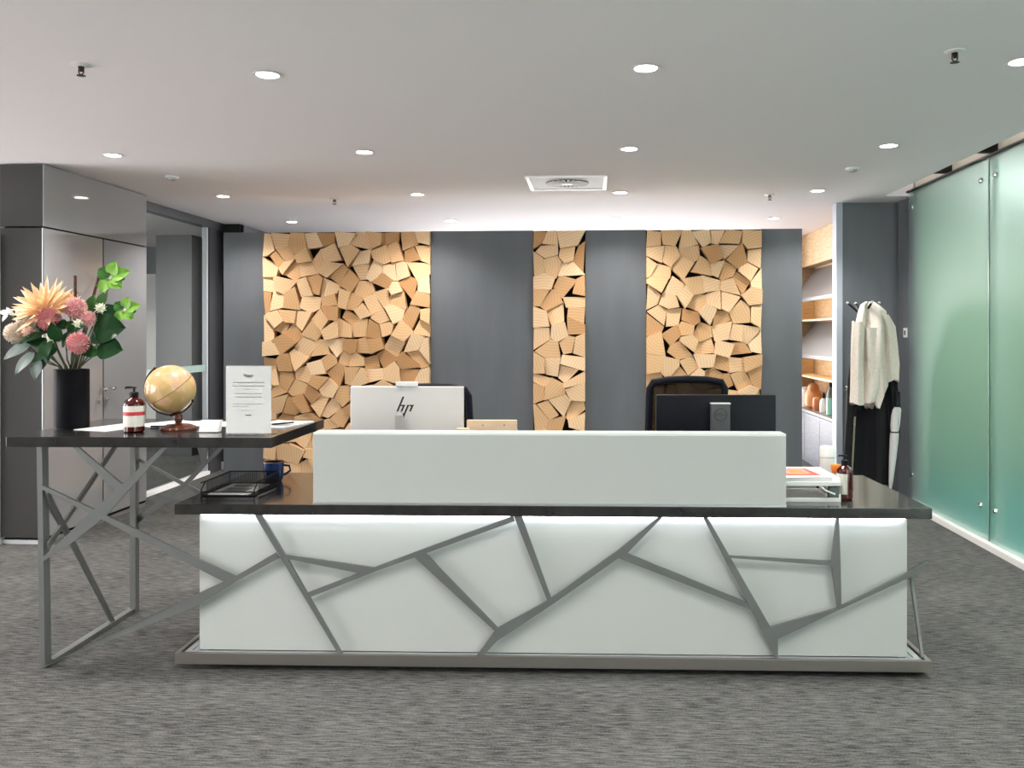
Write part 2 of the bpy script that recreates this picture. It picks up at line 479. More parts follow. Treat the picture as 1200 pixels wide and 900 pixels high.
# meeting room behind the frosted glass
struct(box(5.7, 5.8, -3.6, 9.0, 0, 2.9).build('wall_far_right', M['wall_white']))
struct(box(2.9, 5.8, 9.0, 9.1, 0, 2.9).build('wall_meeting_end', mat('sage_wall', (.20,.32,.22), .8)))
struct(box(2.9, 6.2, -3.6, 9.1, 2.9, 3.0).build('ceiling_meeting', M['ceiling']))
struct(box(2.9, 5.7, -3.6, 9.0, 0, .006).build('floor_meeting', M['teal_floor']))
for yy in (-.4, 1.6, 3.6, 5.6, 7.6):  # unseen lamps added so the frosted glass looks bright
    t = thing('fill_panel_lamp', 'added panel lamp brightening the frosted glass from behind', 'lamp', (4.3, yy, 2.89), 0, 'added panel lamps in the meeting room')
    box(-.6, .6, -.3, .3, -.02, .0).build('diffuser', M['fill_panel'], t)
    box(-.62, .62, -.32, .32, -.012, .01).build('frame', M['white_plastic'], t)
t = thing('low_cabinet', 'dark teal low cabinet blurred behind the frosted glass', 'cabinet', (4.9, 4.2, .006))
box(-.28, .28, -2.6, 2.6, 0, .98).build('body', M['teal'], t, bevel=.01)
for k in range(4): box(-.30, -.28, -2.58+1.3*k, -1.34+1.3*k, .06, .94).build('door', M['teal'], t, bevel=.004)

# left: glass partition with door, inner room
gl = struct_empty('wall_left_glass')
box(-4.15, -4.05, 7.24, 9.24, 2.63, CEIL).build('head_frame', M['wall_dark'], gl)
box(-4.125, -4.115, 7.25, 8.86, .04, 2.63).build('glass_pane', M['glass'], gl)
box(-4.14, -4.09, 8.86, 8.90, 0, 2.63).build('frame_post', M['light_frame'], gl)
box(-4.16, -4.08, 8.90, 9.22, 0, 2.63).build('side_panel', M['wall_dark'], gl)
box(-4.15, -4.07, 7.24, 8.9, 0, .035).build('sill_strip', M['trim_white'], gl)
box(-4.13, -4.10, 7.25, 8.86, 1.10, 1.17).build('mid_rail', M['glass_edge'], gl)
struct(box(-7.6, -4.12, 11.6, 11.7, 0, CEIL).build('wall_left_inner', M['wall_grey']))
struct(box(-7.7, -7.6, 5.8, 11.7, 0, CEIL).build('wall_left_far', M['wall_white']))
struct(box(-5.35, -4.9, 10.2, 10.5, 0, CEIL).build('wall_left_pier', M['wall_dark']))
struct(box(-4.02, -3.88, 11.0, 11.7, 0, CEIL).build('wall_left_stub', M['wall_grey']))
d1 = struct_empty('door_1', (-6.0, 11.58, 0))
box(-.38, .38, -.03, 0, 0, 2.28).build('door_leaf', M['wall_white'], d1, bevel=.003)
box(-.43, -.38, -.05, 0, 0, 2.33).build('door_frame', M['trim_white'], d1)
box(.38, .43, -.05, 0, 0, 2.33).build('door_frame', M['trim_white'], d1)
box(-.43, .43, -.05, 0, 2.28, 2.33).build('door_frame', M['trim_white'], d1)

# lobby behind the camera: solid front wall, left wall with openings added for light
wf = struct_empty('wall_front')
box(-6.1, 2.9, -3.6, -3.5, 0, .1).build('wall_bottom_strip', M['wall_white'], wf)
box(-6.1, 2.9, -3.6, -3.5, 2.66, CEIL).build('wall_top_strip', M['wall_white'], wf)
box(-6.1, 2.9, -3.6, -3.5, .1, 2.66).build('wall_pier', M['wall_white'], wf)

wl_s = struct_empty('wall_left')  # invented window openings, out of view, that lift the ceiling brightness
box(-6.2, -6.1, -3.6, 5.9, 0, .1).build('wall_bottom_strip', M['wall_white'], wl_s)
box(-6.2, -6.1, -3.6, 5.9, 2.66, CEIL).build('wall_top_strip', M['wall_white'], wl_s)
box(-6.2, -6.1, 2.3, 3.4, .1, 2.66).build('wall_pier', M['wall_grey'], wl_s)
box(-6.2, -6.1, -3.6, -.7, .1, 2.66).build('wall_pier', M['wall_grey'], wl_s)
for y in (-.65, .8, 2.25, 3.45, 4.6, 5.85): box(-6.18, -6.1, y-.05, y+.05, .1, 2.66).build('added_mullion', M['wall_grey'], wl_s)
struct(box(-6.1, -4.205, 5.9, 6.0, 0, CEIL).build('wall_left_lobby', M['wall_dark']))
struct(box(-4.27, -4.20, 5.80, 5.92, 0, 2.2).build('trim_2', M['trim_white']))

# tall glossy grey cabinet at the corner
t = thing('tall_cabinet', 'tall glossy grey corner cabinet with small round knobs beside the glass partition', 'cabinet', (-4.04, 6.54, 0))
box(-.155, .153, -.66, .69, .03, CEIL-.004).build('body', M['black_gap'], t)
box(.1545, .16, -.70, .70, 2.262, CEIL-.006).build('upper_panel', M['gloss_grey'], t, bevel=.0015)
dr1 = box(.1545, .16, -.695, .034, .05, 2.250).build('door', M['gloss_grey'], t, bevel=.0015)
dr2 = box(.1545, .16, .052, .70, .05, 2.250).build('door', M['gloss_grey'], t, bevel=.0015)
box(-.16, .1535, -.70, -.665, 2.262, CEIL-.006).build('end_panel', M['gloss_dark'], t, bevel=.0015)
box(-.16, .1475, -.70, -.665, .05, 2.250).build('end_panel', M['gloss_dark'], t, bevel=.0015)
box(.1485, .1520, -.70, -.69, .05, 2.25).build('corner_strip', M['light_frame'], t)
box(-.155, .15, -.68, .70, 0, .03).build('plinth', M['light_frame'], t)
for dr, y in ((dr1, .0), (dr2, .12)):
    mb = MB().lathe([(.006,0),(.006,.03),(.017,.034),(.019,.045),(.012,.056)], 14)
    mb.xf(Matrix.Translation((.16, y, 1.063)) @ Matrix.Rotation(PI/2, 4, 'Y')); mb.build('knob', M['chrome'], dr, smooth=True)
    mb = MB().lathe([(.017,0),(.017,.008),(.010,.014)], 14)
    mb.xf(Matrix.Translation((.16, y-.03, .977)) @ Matrix.Rotation(PI/2, 4, 'Y')); mb.build('lock', M['chrome'], dr, smooth=True)

# ------------------------------------------------------------------ ceiling fittings
def downlight(x, y, label, grp='recessed downlights', z=CEIL, power=SPOT_W):
    t = thing('downlight', label, 'downlight', (x, y, z), 0, grp)
    MB().lathe([(.068,-.004),(.066,-.006),(.052,-.006),(.050,.0)], 28, cap=False).build('trim_ring', M['white_plastic'], t, smooth=True)
    MB().lathe([(.051,-.003),(.030,-.0045),(.001,-.005)], 24).build('lens', M['lamp'], t, smooth=True)
    ld = bpy.data.lights.new('downlight_beam', 'SPOT')
    ld.energy = power; ld.spot_size = math.radians(128); ld.spot_blend = .75; ld.shadow_soft_size = .035
    ld.color = (1, .955, .90)
    lo = bpy.data.objects.new('beam', ld); COL.objects.link(lo); lo.parent = t; lo.location = (0, 0, -.02)
    return t
CX_ = (-3.235, -1.51, .245, 1.905)
RY_ = (.47, 2.185, 3.9, 5.6, 7.33, 9.05)
ROWN = ('over the lobby floor', 'over the lobby floor', 'over the front of the desk', 'between desk and wood wall', 'just in front of the wood wall', 'behind the wood wall')
COLN = ('nearest the grey cabinet', 'in line with the silver monitor', 'in line with the narrow wood strip', 'nearest the frosted glass')
for j, y in enumerate(RY_):
    for i, x in enumerate(CX_):
        if j < 2: downlight(x, y, 'round recessed downlight over the lobby floor', 'recessed downlights over the lobby floor')
        else: downlight(x, y, 'recessed downlight '+COLN[i]+', '+ROWN[j], 'recessed downlights around the desk')
for y in (1.0, 3.9): downlight(-4.95, y, 'round white recessed downlight near the lobby side wall', 'recessed downlights near the lobby side wall')
for x, y in ((-5.2, 8.6), (-5.9, 10.2), (-6.6, 8.6)):
    downlight(x, y, 'round recessed downlight in the room behind the glass partition', 'recessed downlights behind the glass partition')

for x, y, lab in ((-2.296, 3.72, 'metal sprinkler head on white disc above the vase side of the desk'), (1.553, 3.75, 'metal sprinkler head on white disc near the frosted glass wall'),
                  (-2.305, 7.54, 'small sprinkler head above the large wood strip'), (1.545, 7.52, 'small sprinkler head above the coat stand side of the wood wall')):
    t = thing('sprinkler_head', lab, 'sprinkler', (x, y, CEIL))
    MB().lathe([(.042,.0),(.042,-.003),(.030,-.007),(.014,-.008)], 20).build('escutcheon', M['white_plastic'], t, smooth=True)
    mb = MB().lathe([(.013,-.008),(.013,-.016),(.007,-.018),(.007,-.03)], 12)
    mb.tube([(-.011,0,-.016),(-.011,0,-.035),(0,0,-.046)], .0028, 6); mb.tube([(.011,0,-.016),(.011,0,-.035),(0,0,-.046)], .0028, 6)
    mb.build('body', M['brass_dark'], t, smooth=True)
    MB().lathe([(.004,-.044),(.019,-.047),(.019,-.0495),(.004,-.051)], 12).build('deflector', M['brass_dark'], t)
for x, y, lab in ((1.902, 6.35, 'flat white smoke detector on the ceiling by the frosted glass wall'), (-3.227, 6.40, 'flat white smoke detector on the ceiling by the grey cabinet')):
    t = thing('smoke_detector', lab, 'smoke detector', (x, y, CEIL))
    MB().lathe([(.052,0),(.052,-.010),(.046,-.015)], 24).build('base', M['white_plastic'], t, smooth=True)
    MB().lathe([(.034,-.014),(.030,-.028),(.012,-.032)], 20).build('sensor', mat('detector_grey', (.45,.45,.45), .5), t, smooth=True)

t = thing('air_diffuser', 'square white ceiling air diffuser with radial swirl slots', 'air vent', (-.195, 6.83, CEIL))
h = .315
fr_ = MB()
for q in ((-h,h,-h,-h+.03),(-h,h,h-.03,h),(-h,-h+.03,-h+.03,h-.03),(h-.03,h,-h+.03,h-.03)): fr_.box(*q, -.012, 0)
fr_.build('frame', M['white_plastic'], t, bevel=.002)
box(-h+.03, h-.03, -h+.03, h-.03, -.006, 0).build('plate', mat('vent_white', (.74,.77,.80), .5), t)
MB().lathe([(.170,-.0065),(.170,-.0085)], 40).build('dark_throat', M['black_gap'], t)
NB = 24
bm_ = MB()
for k in range(NB):
    a0 = 2*PI*k/NB; a1 = a0+2*PI/NB*.60
    bm_ = MB().add([(r*math.cos(a), r*math.sin(a), z) for z in (-.009,-.014) for r, a in ((.045,a0),(.168,a0),(.168,a1),(.045,a1))],
           [(0,1,2,3),(7,6,5,4),(0,4,5,1),(1,5,6,2),(2,6,7,3),(3,7,4,0)])
    bm_.build('vane', mat('vent_vane', (.60,.62,.64), .5) if k == 0 else bpy.data.materials['vent_vane'], t)
MB().lathe([(.048,-.009),(.048,-.015),(.03,-.017)], 24).build('hub', M['white_plastic'], t)

# ------------------------------------------------------------------ reception desk
DX, DY, DA = -1.8552, 3.7012, .027625
def D(u, v, z): return (DX+u*math.cos(DA)-v*math.sin(DA), DY+u*math.sin(DA)+v*math.cos(DA), z)
WT = .741
desk = thing('reception_desk', 'white glass fronted reception desk with dark worktop and crossing grey bars', 'reception desk', (DX, DY, 0), DA)
WL = 3.332
box(0, WL, 0, .87, WT-.0465, WT).build('worktop', M['stone'], desk, bevel=.002)
box(.093, 3.242, .046, .058, .078, .690).build('front_panel', M['white_glass'], desk, bevel=.001)
box(.093, .105, .058, .80, .078, .690).build('side_panel', M['white_glass'], desk)
box(3.230, 3.242, .058, .80, .078, .690).build('side_panel', M['white_glass'], desk)
box(.105, 3.230, .060, .075, .09, .6945).build('carcass', M['white_plastic'], desk)
# pedestals behind the front
for u0 in (.14, 2.70):
    pd = box(u0, u0+.46, .30, .82, .03, .62).build('pedestal', M['white_plastic'], desk, bevel=.003)
    for k in range(3):
        f = box(u0+.006, u0+.454, .821, .84, .06+.185*k, .235+.185*k).build('drawer', M['white_plastic'], pd, bevel=.002)
# base: steel rim with slots, black plinth
bz0, bz1 = .0285, .077
rim = MB(); rim.box(0, WL, 0, .020, bz0, bz1); rim.box(0, .020, .020, .86, bz0, bz1); rim.box(WL-.020, WL, .020, .86, bz0, bz1)
rim.build('base_rim', M['tray_metal'], desk, bevel=.0012)
ins = MB(); ins.box(.034, WL-.034, .024, .046, bz0, bz1-.002); ins.box(.034, .060, .046, .86, bz0, bz1-.002); ins.box(WL-.060, WL-.034, .046, .86, bz0, bz1-.002)
ins.box(.066, .093, .046, .86, bz0, bz1-.003); ins.box(WL-.093, WL-.066, .046, .86, bz0, bz1-.003)
ins.build('base_inner_rim', M['light_frame'], desk)
box(.01, WL-.01, .01, .85, bz0, bz0+.012).build('base_plate', M['black'], desk)
box(.09, WL-.09, .11, .80, 0, bz0).build('plinth', M['black'], desk)
box(.11, 3.225, .020, .040, .6895, .6945).build('led_strip', M['led'], desk)
# raised white glass screen
scr = box(.617, 2.707, .018, .030, WT, 1.050).build('screen_panel', M['white_glass'], desk, bevel=.001)
box(.617, 2.707, .018, .125, 1.050, 1.060).build('screen_top', M['glass_rim'], desk, bevel=.001)
box(.617, .629, .030, .120, WT, 1.050).build('screen_end', M['white_glass'], desk)
box(2.695, 2.707, .030, .120, WT, 1.050).build('screen_end', M['white_glass'], desk)
box(.617, 2.707, .010, .018, WT, WT+.008).build('screen_shoe', M['light_frame'], desk)
BARS = [
 [(.356,.696),(.39,.696),(.752,.077),(.733,.077)],
 [(.22,.397),(.274,.421),(.451,.525),(.467,.501),(.27,.394)],
 [(.493,.516),(.895,.462),(.825,.437),(.506,.498)],
 [(.589,.346),(.895,.464),(1.086,.537),(1.51,.696),(1.517,.673),(1.124,.528),(.895,.445),(.602,.327)],
 [(1.063,.518),(1.118,.532),(1.44,.203),(1.441,.175)],
 [(1.348,.077),(1.44,.2),(1.661,.322),(1.975,.551),(2.150,.696),(2.168,.696),(2.013,.535),(1.975,.514),(1.685,.308),(1.439,.143),(1.378,.077)],
 [(1.512,.696),(1.548,.696),(1.68,.328),(1.662,.319)],
 [(2.009,.536),(2.536,.323),(2.548,.292),(1.971,.514)],
 [(2.343,.696),(2.536,.323),(2.66,.077),(2.67,.077),(2.669,.163),(2.636,.219),(2.362,.696)],
 [(2.449,.528),(2.908,.507),(2.908,.486),(2.455,.518)],
 [(2.922,.696),(2.934,.696),(2.941,.506),(2.945,.3),(2.926,.3),(2.901,.506)],
 [(2.636,.215),(2.926,.301),(3.317,.504),(3.314,.473),(2.938,.295),(2.666,.163)],
]
for k, p in enumerate(BARS):
    e = .0004*(k % 4)
    MB().prism(p, .008+e, .020+e).build('bar', M['bar_grey'], desk)
for p in ([(.02,.504),(.02,.473),(.36,.30),(.37,.335)], [(.17,.40),(.185,.40),(.06,.077),(.045,.077)], [(.36,.32),(.385,.30),(.62,.696),(.59,.696)], [(.37,.32),(.39,.31),(.70,.077),(.67,.077)]):
    MB().prism(p, 3.304, 3.316, 'yz').build('bar', M['bar_grey'], desk)

# raised counter on its bar frame, left of the desk
ct = thing('standing_counter', 'raised dark counter on a cage of slanting grey metal bars, overlapping the desk end', 'counter', (DX, DY, 0), DA)
CT = 1.038
box(-.765, .435, 0, .82, CT-.046, CT).build('counter_top', M['stone'], ct, bevel=.002)
def fb(name, p, a, b, plane): return MB().prism(p, a, b, plane).build(name, M['bar_grey'], ct)
fb('post', [(-.633,.993),(-.609,.993),(-.594,0),(-.618,0)], .012, .060, 'xz')
fb('bar', [(-.613,.824),(.271,.419),(.217,.395),(-.609,.803)], .0085, .0205, 'xz')
fb('bar', [(-.584,.014),(.224,.398),(.274,.396),(.108,.289),(-.618,0),(-.60,0)], .0092, .0212, 'xz')
fb('bar', [(-.607,.494),(-.358,.722),(-.059,.993),(-.039,.993),(-.323,.676),(-.463,.568),(-.607,.475)], .0100, .0220, 'xz')
fb('bar', [(-.468,.993),(-.443,.993),(-.237,.822),(-.272,.788)], .0096, .0216, 'xz')
fb('bar', [(.03,.527),(.03,.558),(.70,.993),(.742,.993)], -.598, -.586, 'yz')
fb('bar', [(.019,.779),(.019,.809),(.109,.679),(.245,.501),(.594,.014),(.565,.014),(.197,.517),(.057,.69)], -.5975, -.5855, 'yz')
fb('floor_rail', [(.055,0),(.80,0),(.80,.022),(.055,.022)], -.614, -.578, 'yz')
fb('post', [(-.600,.993),(-.570,.993),(-.570,0),(-.600,0)], .765, .805, 'xz')
fb('bar', [(-.278+.1,.993),(-.325+.1-.05,.993),(-.219,.791),(-.198,.819)], .790, .802, 'xz')
fb('bar', [(-.02,.993),(-.213,.803),(-.325,.692),(-.53,.542),(-.577,.514),(-.577,.473),(-.479,.542),(-.312,.668),(-.194,.797),(.012,.993)], .7908, .8028, 'xz')
fb('bar', [(-.577,.832),(-.325,.7),(-.03,.556),(-.03,.530),(-.339,.686),(-.577,.818)], .7916, .8036, 'xz')

# ------------------------------------------------------------------ things on the raised counter
def on(u, v, z): return D(u, v, z)
vt = thing('vase', 'tall cylindrical matte black vase holding the flowers', 'vase', on(-.684, .37, CT), DA)
MB().lathe([(.070,0),(.078,.004),(.079,.02),(.079,.283),(.0775,.288),(.073,.288),(.072,.24),(.070,.05),(.001,.05)], 40, cap=False).build('body', M['vase'], vt, smooth=True)
MB().lathe([(.077,0),(.077,.003)], 32).build('foot', M['black'], vt)
VN = Vector((-.684, .37, CT+.27))     # neck of the vase in desk coordinates

def petal(mb, o, d, up, ln, wd, curl=.2, n=4):
    """a pointed petal from o along d"""
    d = d.normalized(); sd = d.cross(up)
    if sd.length < 1e-4: sd = d.orthogonal()
    sd.normalize(); nr = sd.cross(d)
    vs = []
    for k in range(n+1):
        t = k/n; ww = wd*math.sin(PI*min(.12+.88*t, 1))**.8 if t < 1 else .0004
        c = o+d*ln*t+nr*curl*ln*(t*t)
        vs += [c-sd*ww*.5+nr*ww*.18, c-nr*ww*.05, c+sd*ww*.5+nr*ww*.18]
    fs = []
    for k in range(n):
        for q in (0, 1): fs.append((k*3+q, k*3+q+1, k*3+q+4, k*3+q+3))
    mb.add(vs, fs)

def fib(n):
    for i in range(n):
        z = 1-2*(i+.5)/n; a = i*2.39996; r = math.sqrt(1-z*z)
        yield Vector((r*math.cos(a), r*math.sin(a), z))

rf = random.Random(4)
def flower(name, label, cat, group, tip):
    """thing at the vase neck; returns (root, tip in local coordinates) after making the stem"""
    t = thing(name, label, cat, on(*VN), DA, group)
    tip = Vector(tip)-VN
    base = Vector((rf.uniform(-.03,.03), rf.uniform(-.03,.03), -.12))
    mid = base.lerp(tip, .55)+Vector((0, 0, .03))
    neck = Vector((max(-.05, min(.05, tip.x*.25)), max(-.05, min(.05, tip.y*.25)), .03))
    MB().tube([base, neck, mid, tip], [.004,.004,.0035,.003], 6).build('stem', M['stem'], t, smooth=True)
    return t, tip, (tip-mid).normalized()

def pom(name, label, cat, tip, r, m1, m2, n=120, group=None, plen=.55, pw=.36):
    t, tp, d = flower(name, label, cat, group, tip)
    MB().ball(tp, r*.72, 12).build('core', m2, t, smooth=True)
    mb = MB()
    for q in fib(n):
        up = Vector((0,0,1)) if abs(q.z) < .9 else Vector((1,0,0))
        qd = (q+up*.45*(1 if q.z > -.3 else -.2)).normalized()
        petal(mb, tp+q*r*.62, qd, q, r*plen, r*pw, .25, 3)
    mb.build('petals', m1, t, smooth=True)
    return t, tp

def leafmesh(o, d, nrm, ln, wd, bend=.25, fold=.18, rnd=.5, nu=4, nv=8):
    d = Vector(d).normalized(); nrm = Vector(nrm); sd = d.cross(nrm).normalized(); nr = sd.cross(d).normalized()
    mb = MB()
    def f(a, v):
        t = v; ww = wd*.5*math.sin(PI*(t**(.6+.4*rnd)))**.7 if 0 < t < 1 else 0.0005
        x = (a-.5)*2
        return Vector(o)+d*ln*t+sd*ww*x+nr*(-bend*ln*t*t+fold*ww*abs(x)+.05*wd*math.sin(6*t+3*x))
    mb.grid(f, nu, nv); return mb

# big peach spiky bloom
t, tp, d = flower('spiky_bloom', 'large peach spiky dahlia bloom at the top of the bouquet', 'flower', None, (-.773,.30,1.620))
mb = MB()
face = Vector((-.15,-.75,.62)).normalized()
ax = face.orthogonal().normalized(); ay = face.cross(ax)
for ring, (n, tilt, ln, wd) in enumerate(((18,1.42,.150,.030),(16,1.15,.135,.028),(13,.85,.115,.026),(10,.55,.085,.022),(6,.28,.06,.018))):
    for k in range(n):
        a = 2*PI*(k+.5*(ring % 2))/n+rf.uniform(-.1,.1); tl = tilt+rf.uniform(-.12,.12)
        dr = ax*math.cos(a)*math.sin(tl)+ay*math.sin(a)*math.sin(tl)+face*math.cos(tl)
        petal(mb, tp+dr*.015, dr, face, ln*rf.uniform(.85,1.12), wd, .12, 4)
mb.build('petals', M['peach'], t, smooth=True)
MB().ball(tp, .022, 10).build('core', M['peach'], t, smooth=True)
t, tp, d = flower('peach_bloom', 'smaller peach bloom tucked behind a pink pompom', 'flower', None, (-.700,.38,1.632))
mb = MB()
for n, tilt, ln in ((14,1.35,.085),(12,1.0,.075),(9,.6,.06)):
    for k in range(n):
        a = 2*PI*k/n+tilt; dr = ax*math.cos(a)*math.sin(tilt)+ay*math.sin(a)*math.sin(tilt)+face*math.cos(tilt)
        petal(mb, tp, dr, face, ln, .032, .2, 4)
mb.build('petals', M['peach'], t, smooth=True)

pom('pink_pompom', 'large dusty pink pompom flower just below the peach bloom', 'flower', (-.725,.25,1.568), .052, M['rose'], M['rose_pale'], 150)
pom('pink_pompom', 'upright pink pompom flower next to the small peach bloom', 'flower', (-.612,.28,1.622), .048, M['rose_pale'], M['rose'], 140)
pom('pink_pompom', 'small oval pink pompom flower beside the round green leaves', 'flower', (-.552,.28,1.570), .036, M['rose_pale'], M['rose'], 100)
pom('pink_pompom', 'lowest pink pompom flower hanging over the vase rim', 'flower', (-.553,.20,1.455), .048, M['rose'], M['rose_pale'], 140)
pom('cream_carnation', 'cream ruffled carnation beside the pink pompom', 'flower', (-.865,.30,1.562), .042, M['cream_petal'], M['peach_pale'], 130, plen=.5, pw=.5)
pom('cream_carnation', 'outermost cream carnation, drooping low', 'flower', (-.907,.28,1.502), .048, M['cream_petal'], M['peach_pale'], 140, plen=.5, pw=.5)
pom('pale_carnation', 'pale pink carnation half hidden under the cream ones', 'flower', (-.835,.27,1.505), .030, M['peach_pale'], M['rose_pale'], 80, plen=.5, pw=.5)
for u, v, z, lab in ((-.574,.24,1.545,'small cream bud between the pink pompoms'), (-.694,.22,1.484,'small greenish white bud in the middle of the dark leaves'), (-.501,.30,1.622,'white bud beside the maroon stem')):
    t, tp, d = flower('flower_bud', lab, 'flower', None, (u, v, z))
    MB().ball(tp, .020, 12, (1,1,1.15)).build('bud', M['bud'], t, smooth=True)
    mb = MB()
    for q in fib(22): petal(mb, tp+q*.014, (q+Vector((0,0,.6))), q, .016, .014, .3, 3)
    mb.build('petals', M['white_petal'], t, smooth=True)

# green orchid-like blossoms
for u, v, z, sc, lab in ((-.463,.33,1.769,1.25,'lime green blossom spray standing highest in the bouquet'), (-.395,.33,1.612,1.0,'lime green blossom spray reaching out toward the glass partition')):
    t, tp, d = flower('green_blossom', lab, 'flower', None, (u, v, z))
    for k, (dx, dz, ln) in enumerate(((.9,.35,.075),(.3,.9,.06),(-.7,.6,.05),(-.5,-.7,.06),(.6,-.45,.055),(.95,-.05,.05))):
        o = tp+Vector((dx*.01, -.01, dz*.01))
        leafmesh(o, (dx,-.25,dz), (0,-1,.3), ln*sc, .055*sc, .25, .3).build('petal', M['leaf_lime'] if k != 2 else M['leaf_mid'], t, smooth=True)
    MB().ball(tp, .010*sc, 8).build('core', M['bud'], t, smooth=True)
# foliage branches
def branch(label, tip, leaves, mt, group=None, name='leaf_branch', kind='foliage'):
    t, tp, d = flower(name, label, kind, group, tip)
    for (o, dd, nr, ln, wd) in leaves:
        leafmesh(Vector(o)-VN+Vector((.065 if o[0] > -.95 else .03, 0, 0)), dd, nr, ln, wd).build('leaf', mt, t, smooth=True)
branch('glossy round dark green leaves spreading from the vase toward the bottle', (-0.485,.33,1.50),
       [((-.60,.30,1.52),(1,-.2,.10),(0,-1,.25),.15,.15),((-.57,.28,1.44),(1,-.2,-.10),(0,-1,.35),.12,.125),((-.60,.32,1.56),(.8,-.1,.5),(0,-1,.2),.13,.11),((-.63,.25,1.47),(.5,-.2,-.9),(0,-1,.2),.09,.08)], M['leaf_dark'])
branch('mid green leaves between the upper pink flowers', (-0.595,.38,1.58),
       [((-.64,.34,1.60),(.2,-.2,1),(0,-1,.1),.09,.06),((-.60,.34,1.64),(.5,0,.8),(0,-1,0),.07,.05),((-.66,.30,1.53),(-.8,-.3,.2),(0,-.7,.7),.10,.06),((-.63,.28,1.42),(.6,-.2,-.1),(0,-1,.2),.08,.06)], M['leaf_mid'])
branch('silvery grey green leaves drooping low over the counter edge', (-0.865,.30,1.43),
       [((-.88,.26,1.45),(-1,-.1,-.35),(0,-.8,.6),.16,.075),((-.85,.24,1.41),(-.8,-.2,-.7),(0,-.8,.6),.14,.07),((-.83,.24,1.38),(-.25,-.2,-1),(0,-1,.2),.10,.06),((-.90,.32,1.47),(-.9,.1,.1),(0,-.8,.6),.10,.05)], M['leaf_grey'])
branch('dark green leaves filling the bouquet above the vase mouth', (-0.685,.32,1.47),
       [((-.76,.26,1.44),(-.9,-.3,.3),(0,-.7,.7),.13,.07),((-.74,.24,1.43),(-.6,-.4,-.3),(0,-.8,.5),.12,.065),((-.74,.26,1.47),(-.3,-.3,.8),(0,-1,.2),.11,.06),((-.72,.24,1.44),(.4,-.4,.5),(0,-.8,.5),.10,.06),((-.78,.30,1.50),(-.9,-.1,.5),(0,-.8,.5),.12,.06),((-.72,.26,1.52),(.1,-.5,.4),(0,-.7,.7),.09,.05),((-.80,.26,1.42),(-.3,-.3,-.9),(0,-1,.1),.10,.06),
        ((-.70,.24,1.50),(.7,-.3,.35),(0,-.8,.5),.11,.075),((-.66,.22,1.47),(.9,-.3,-.1),(0,-.8,.5),.10,.07),((-.72,.22,1.46),(-.1,-.5,.7),(0,-.9,.3),.10,.07),((-.82,.26,1.50),(-.7,-.3,-.2),(0,-.7,.7),.11,.06),((-.78,.22,1.47),(.2,-.5,-.5),(0,-.9,.4),.10,.07),((-.70,.44,1.46),(.5,.6,.4),(0,.8,.5),.12,.07),((-.78,.46,1.48),(-.4,.7,.4),(0,.8,.5),.12,.07),((-.65,.40,1.50),(.8,.3,.3),(0,.5,.8),.11,.06)], M['leaf_dark'])
branch('thin white leaved twig reaching out past the carnations', (-.985,.36,1.60),
       [((-1.0,.36,1.59),(-.6,-.3,.8),(0,-1,.2),.05,.025),((-1.02,.36,1.60),(-1,-.2,.2),(0,-1,.2),.05,.028),((-1.02,.35,1.60),(-.6,-.2,-.8),(0,-1,.2),.05,.022),((-.98,.36,1.585),(.1,-.3,1),(0,-1,.1),.04,.02)], M['white_petal'])
for (u, v, z), lab in (((-.673,.38,1.785),'shorter bare maroon stem sticking up from the bouquet'), ((-.540,.36,1.795),'slanted bare maroon stem crossing the cabinet door gap')):
    t = thing('bare_stem', lab, 'stem', on(*VN), DA)
    tp = Vector((u, v, z))-VN
    MB().tube([(.01,0,-.12),(.01,0,.03),tp.lerp(Vector((.02,0,.05)), .5),tp], [.005,.006,.007,.0075], 8).build('stem', M['stem_dark'], t, smooth=True)
    MB().lathe([(.0085,-.012),(.0085,.0)], 8, c=tp.lerp(Vector((.02,0,.05)), .12)).build('node', M['stem'], t)

def pump_bottle(name, label, u, v, z, r, h, band=True, lab_rz=None):
    t = thing(name, label, 'pump bottle', on(u, v, z), DA)
    MB().lathe([(r*.86,0),(r,.006),(r,h*.60),(r*.97,h*.64),(r*.80,h*.70),(r*.42,h*.745),(r*.36,h*.77)], 32).build('bottle_body', M['amber'], t, smooth=True)
    if lab_rz is None: lm = MB().lathe([(r*1.012,h*.13),(r*1.012,h*.58)], 32, cap=False)
    else: lm = MB().grid(lambda a, c: (r*1.012*math.cos(lab_rz+(a-.5)*2.0), r*1.012*math.sin(lab_rz+(a-.5)*2.0), h*(.13+.45*c)), 14, 1)
    lab = lm.build('paper_label', M['label_cream'], t, smooth=True)
    if band:
        MB().lathe([(r*1.02,h*.37),(r*1.02,h*.45)], 32, cap=False).build('red_band', M['label_red'], lab, smooth=True)
    p = MB().lathe([(r*.44,h*.765),(r*.44,h*.86),(r*.36,h*.875),(r*.12,h*.88),(r*.12,h*.955),(r*.26,h*.96),(r*.26,h*.985),(r*.1,h*.99)], 20)
    p.tube([(0,0,h*.972),(-r*.75,-.003,h*.975),(-r*.85,-.003,h*.955)], r*.12, 8)
    p.build('pump', M['black'], t, smooth=True)
    return t
pump_bottle('soap_bottle', 'dark red pump bottle with cream and red label beside the globe', -.286, .20, CT, .046, .215)

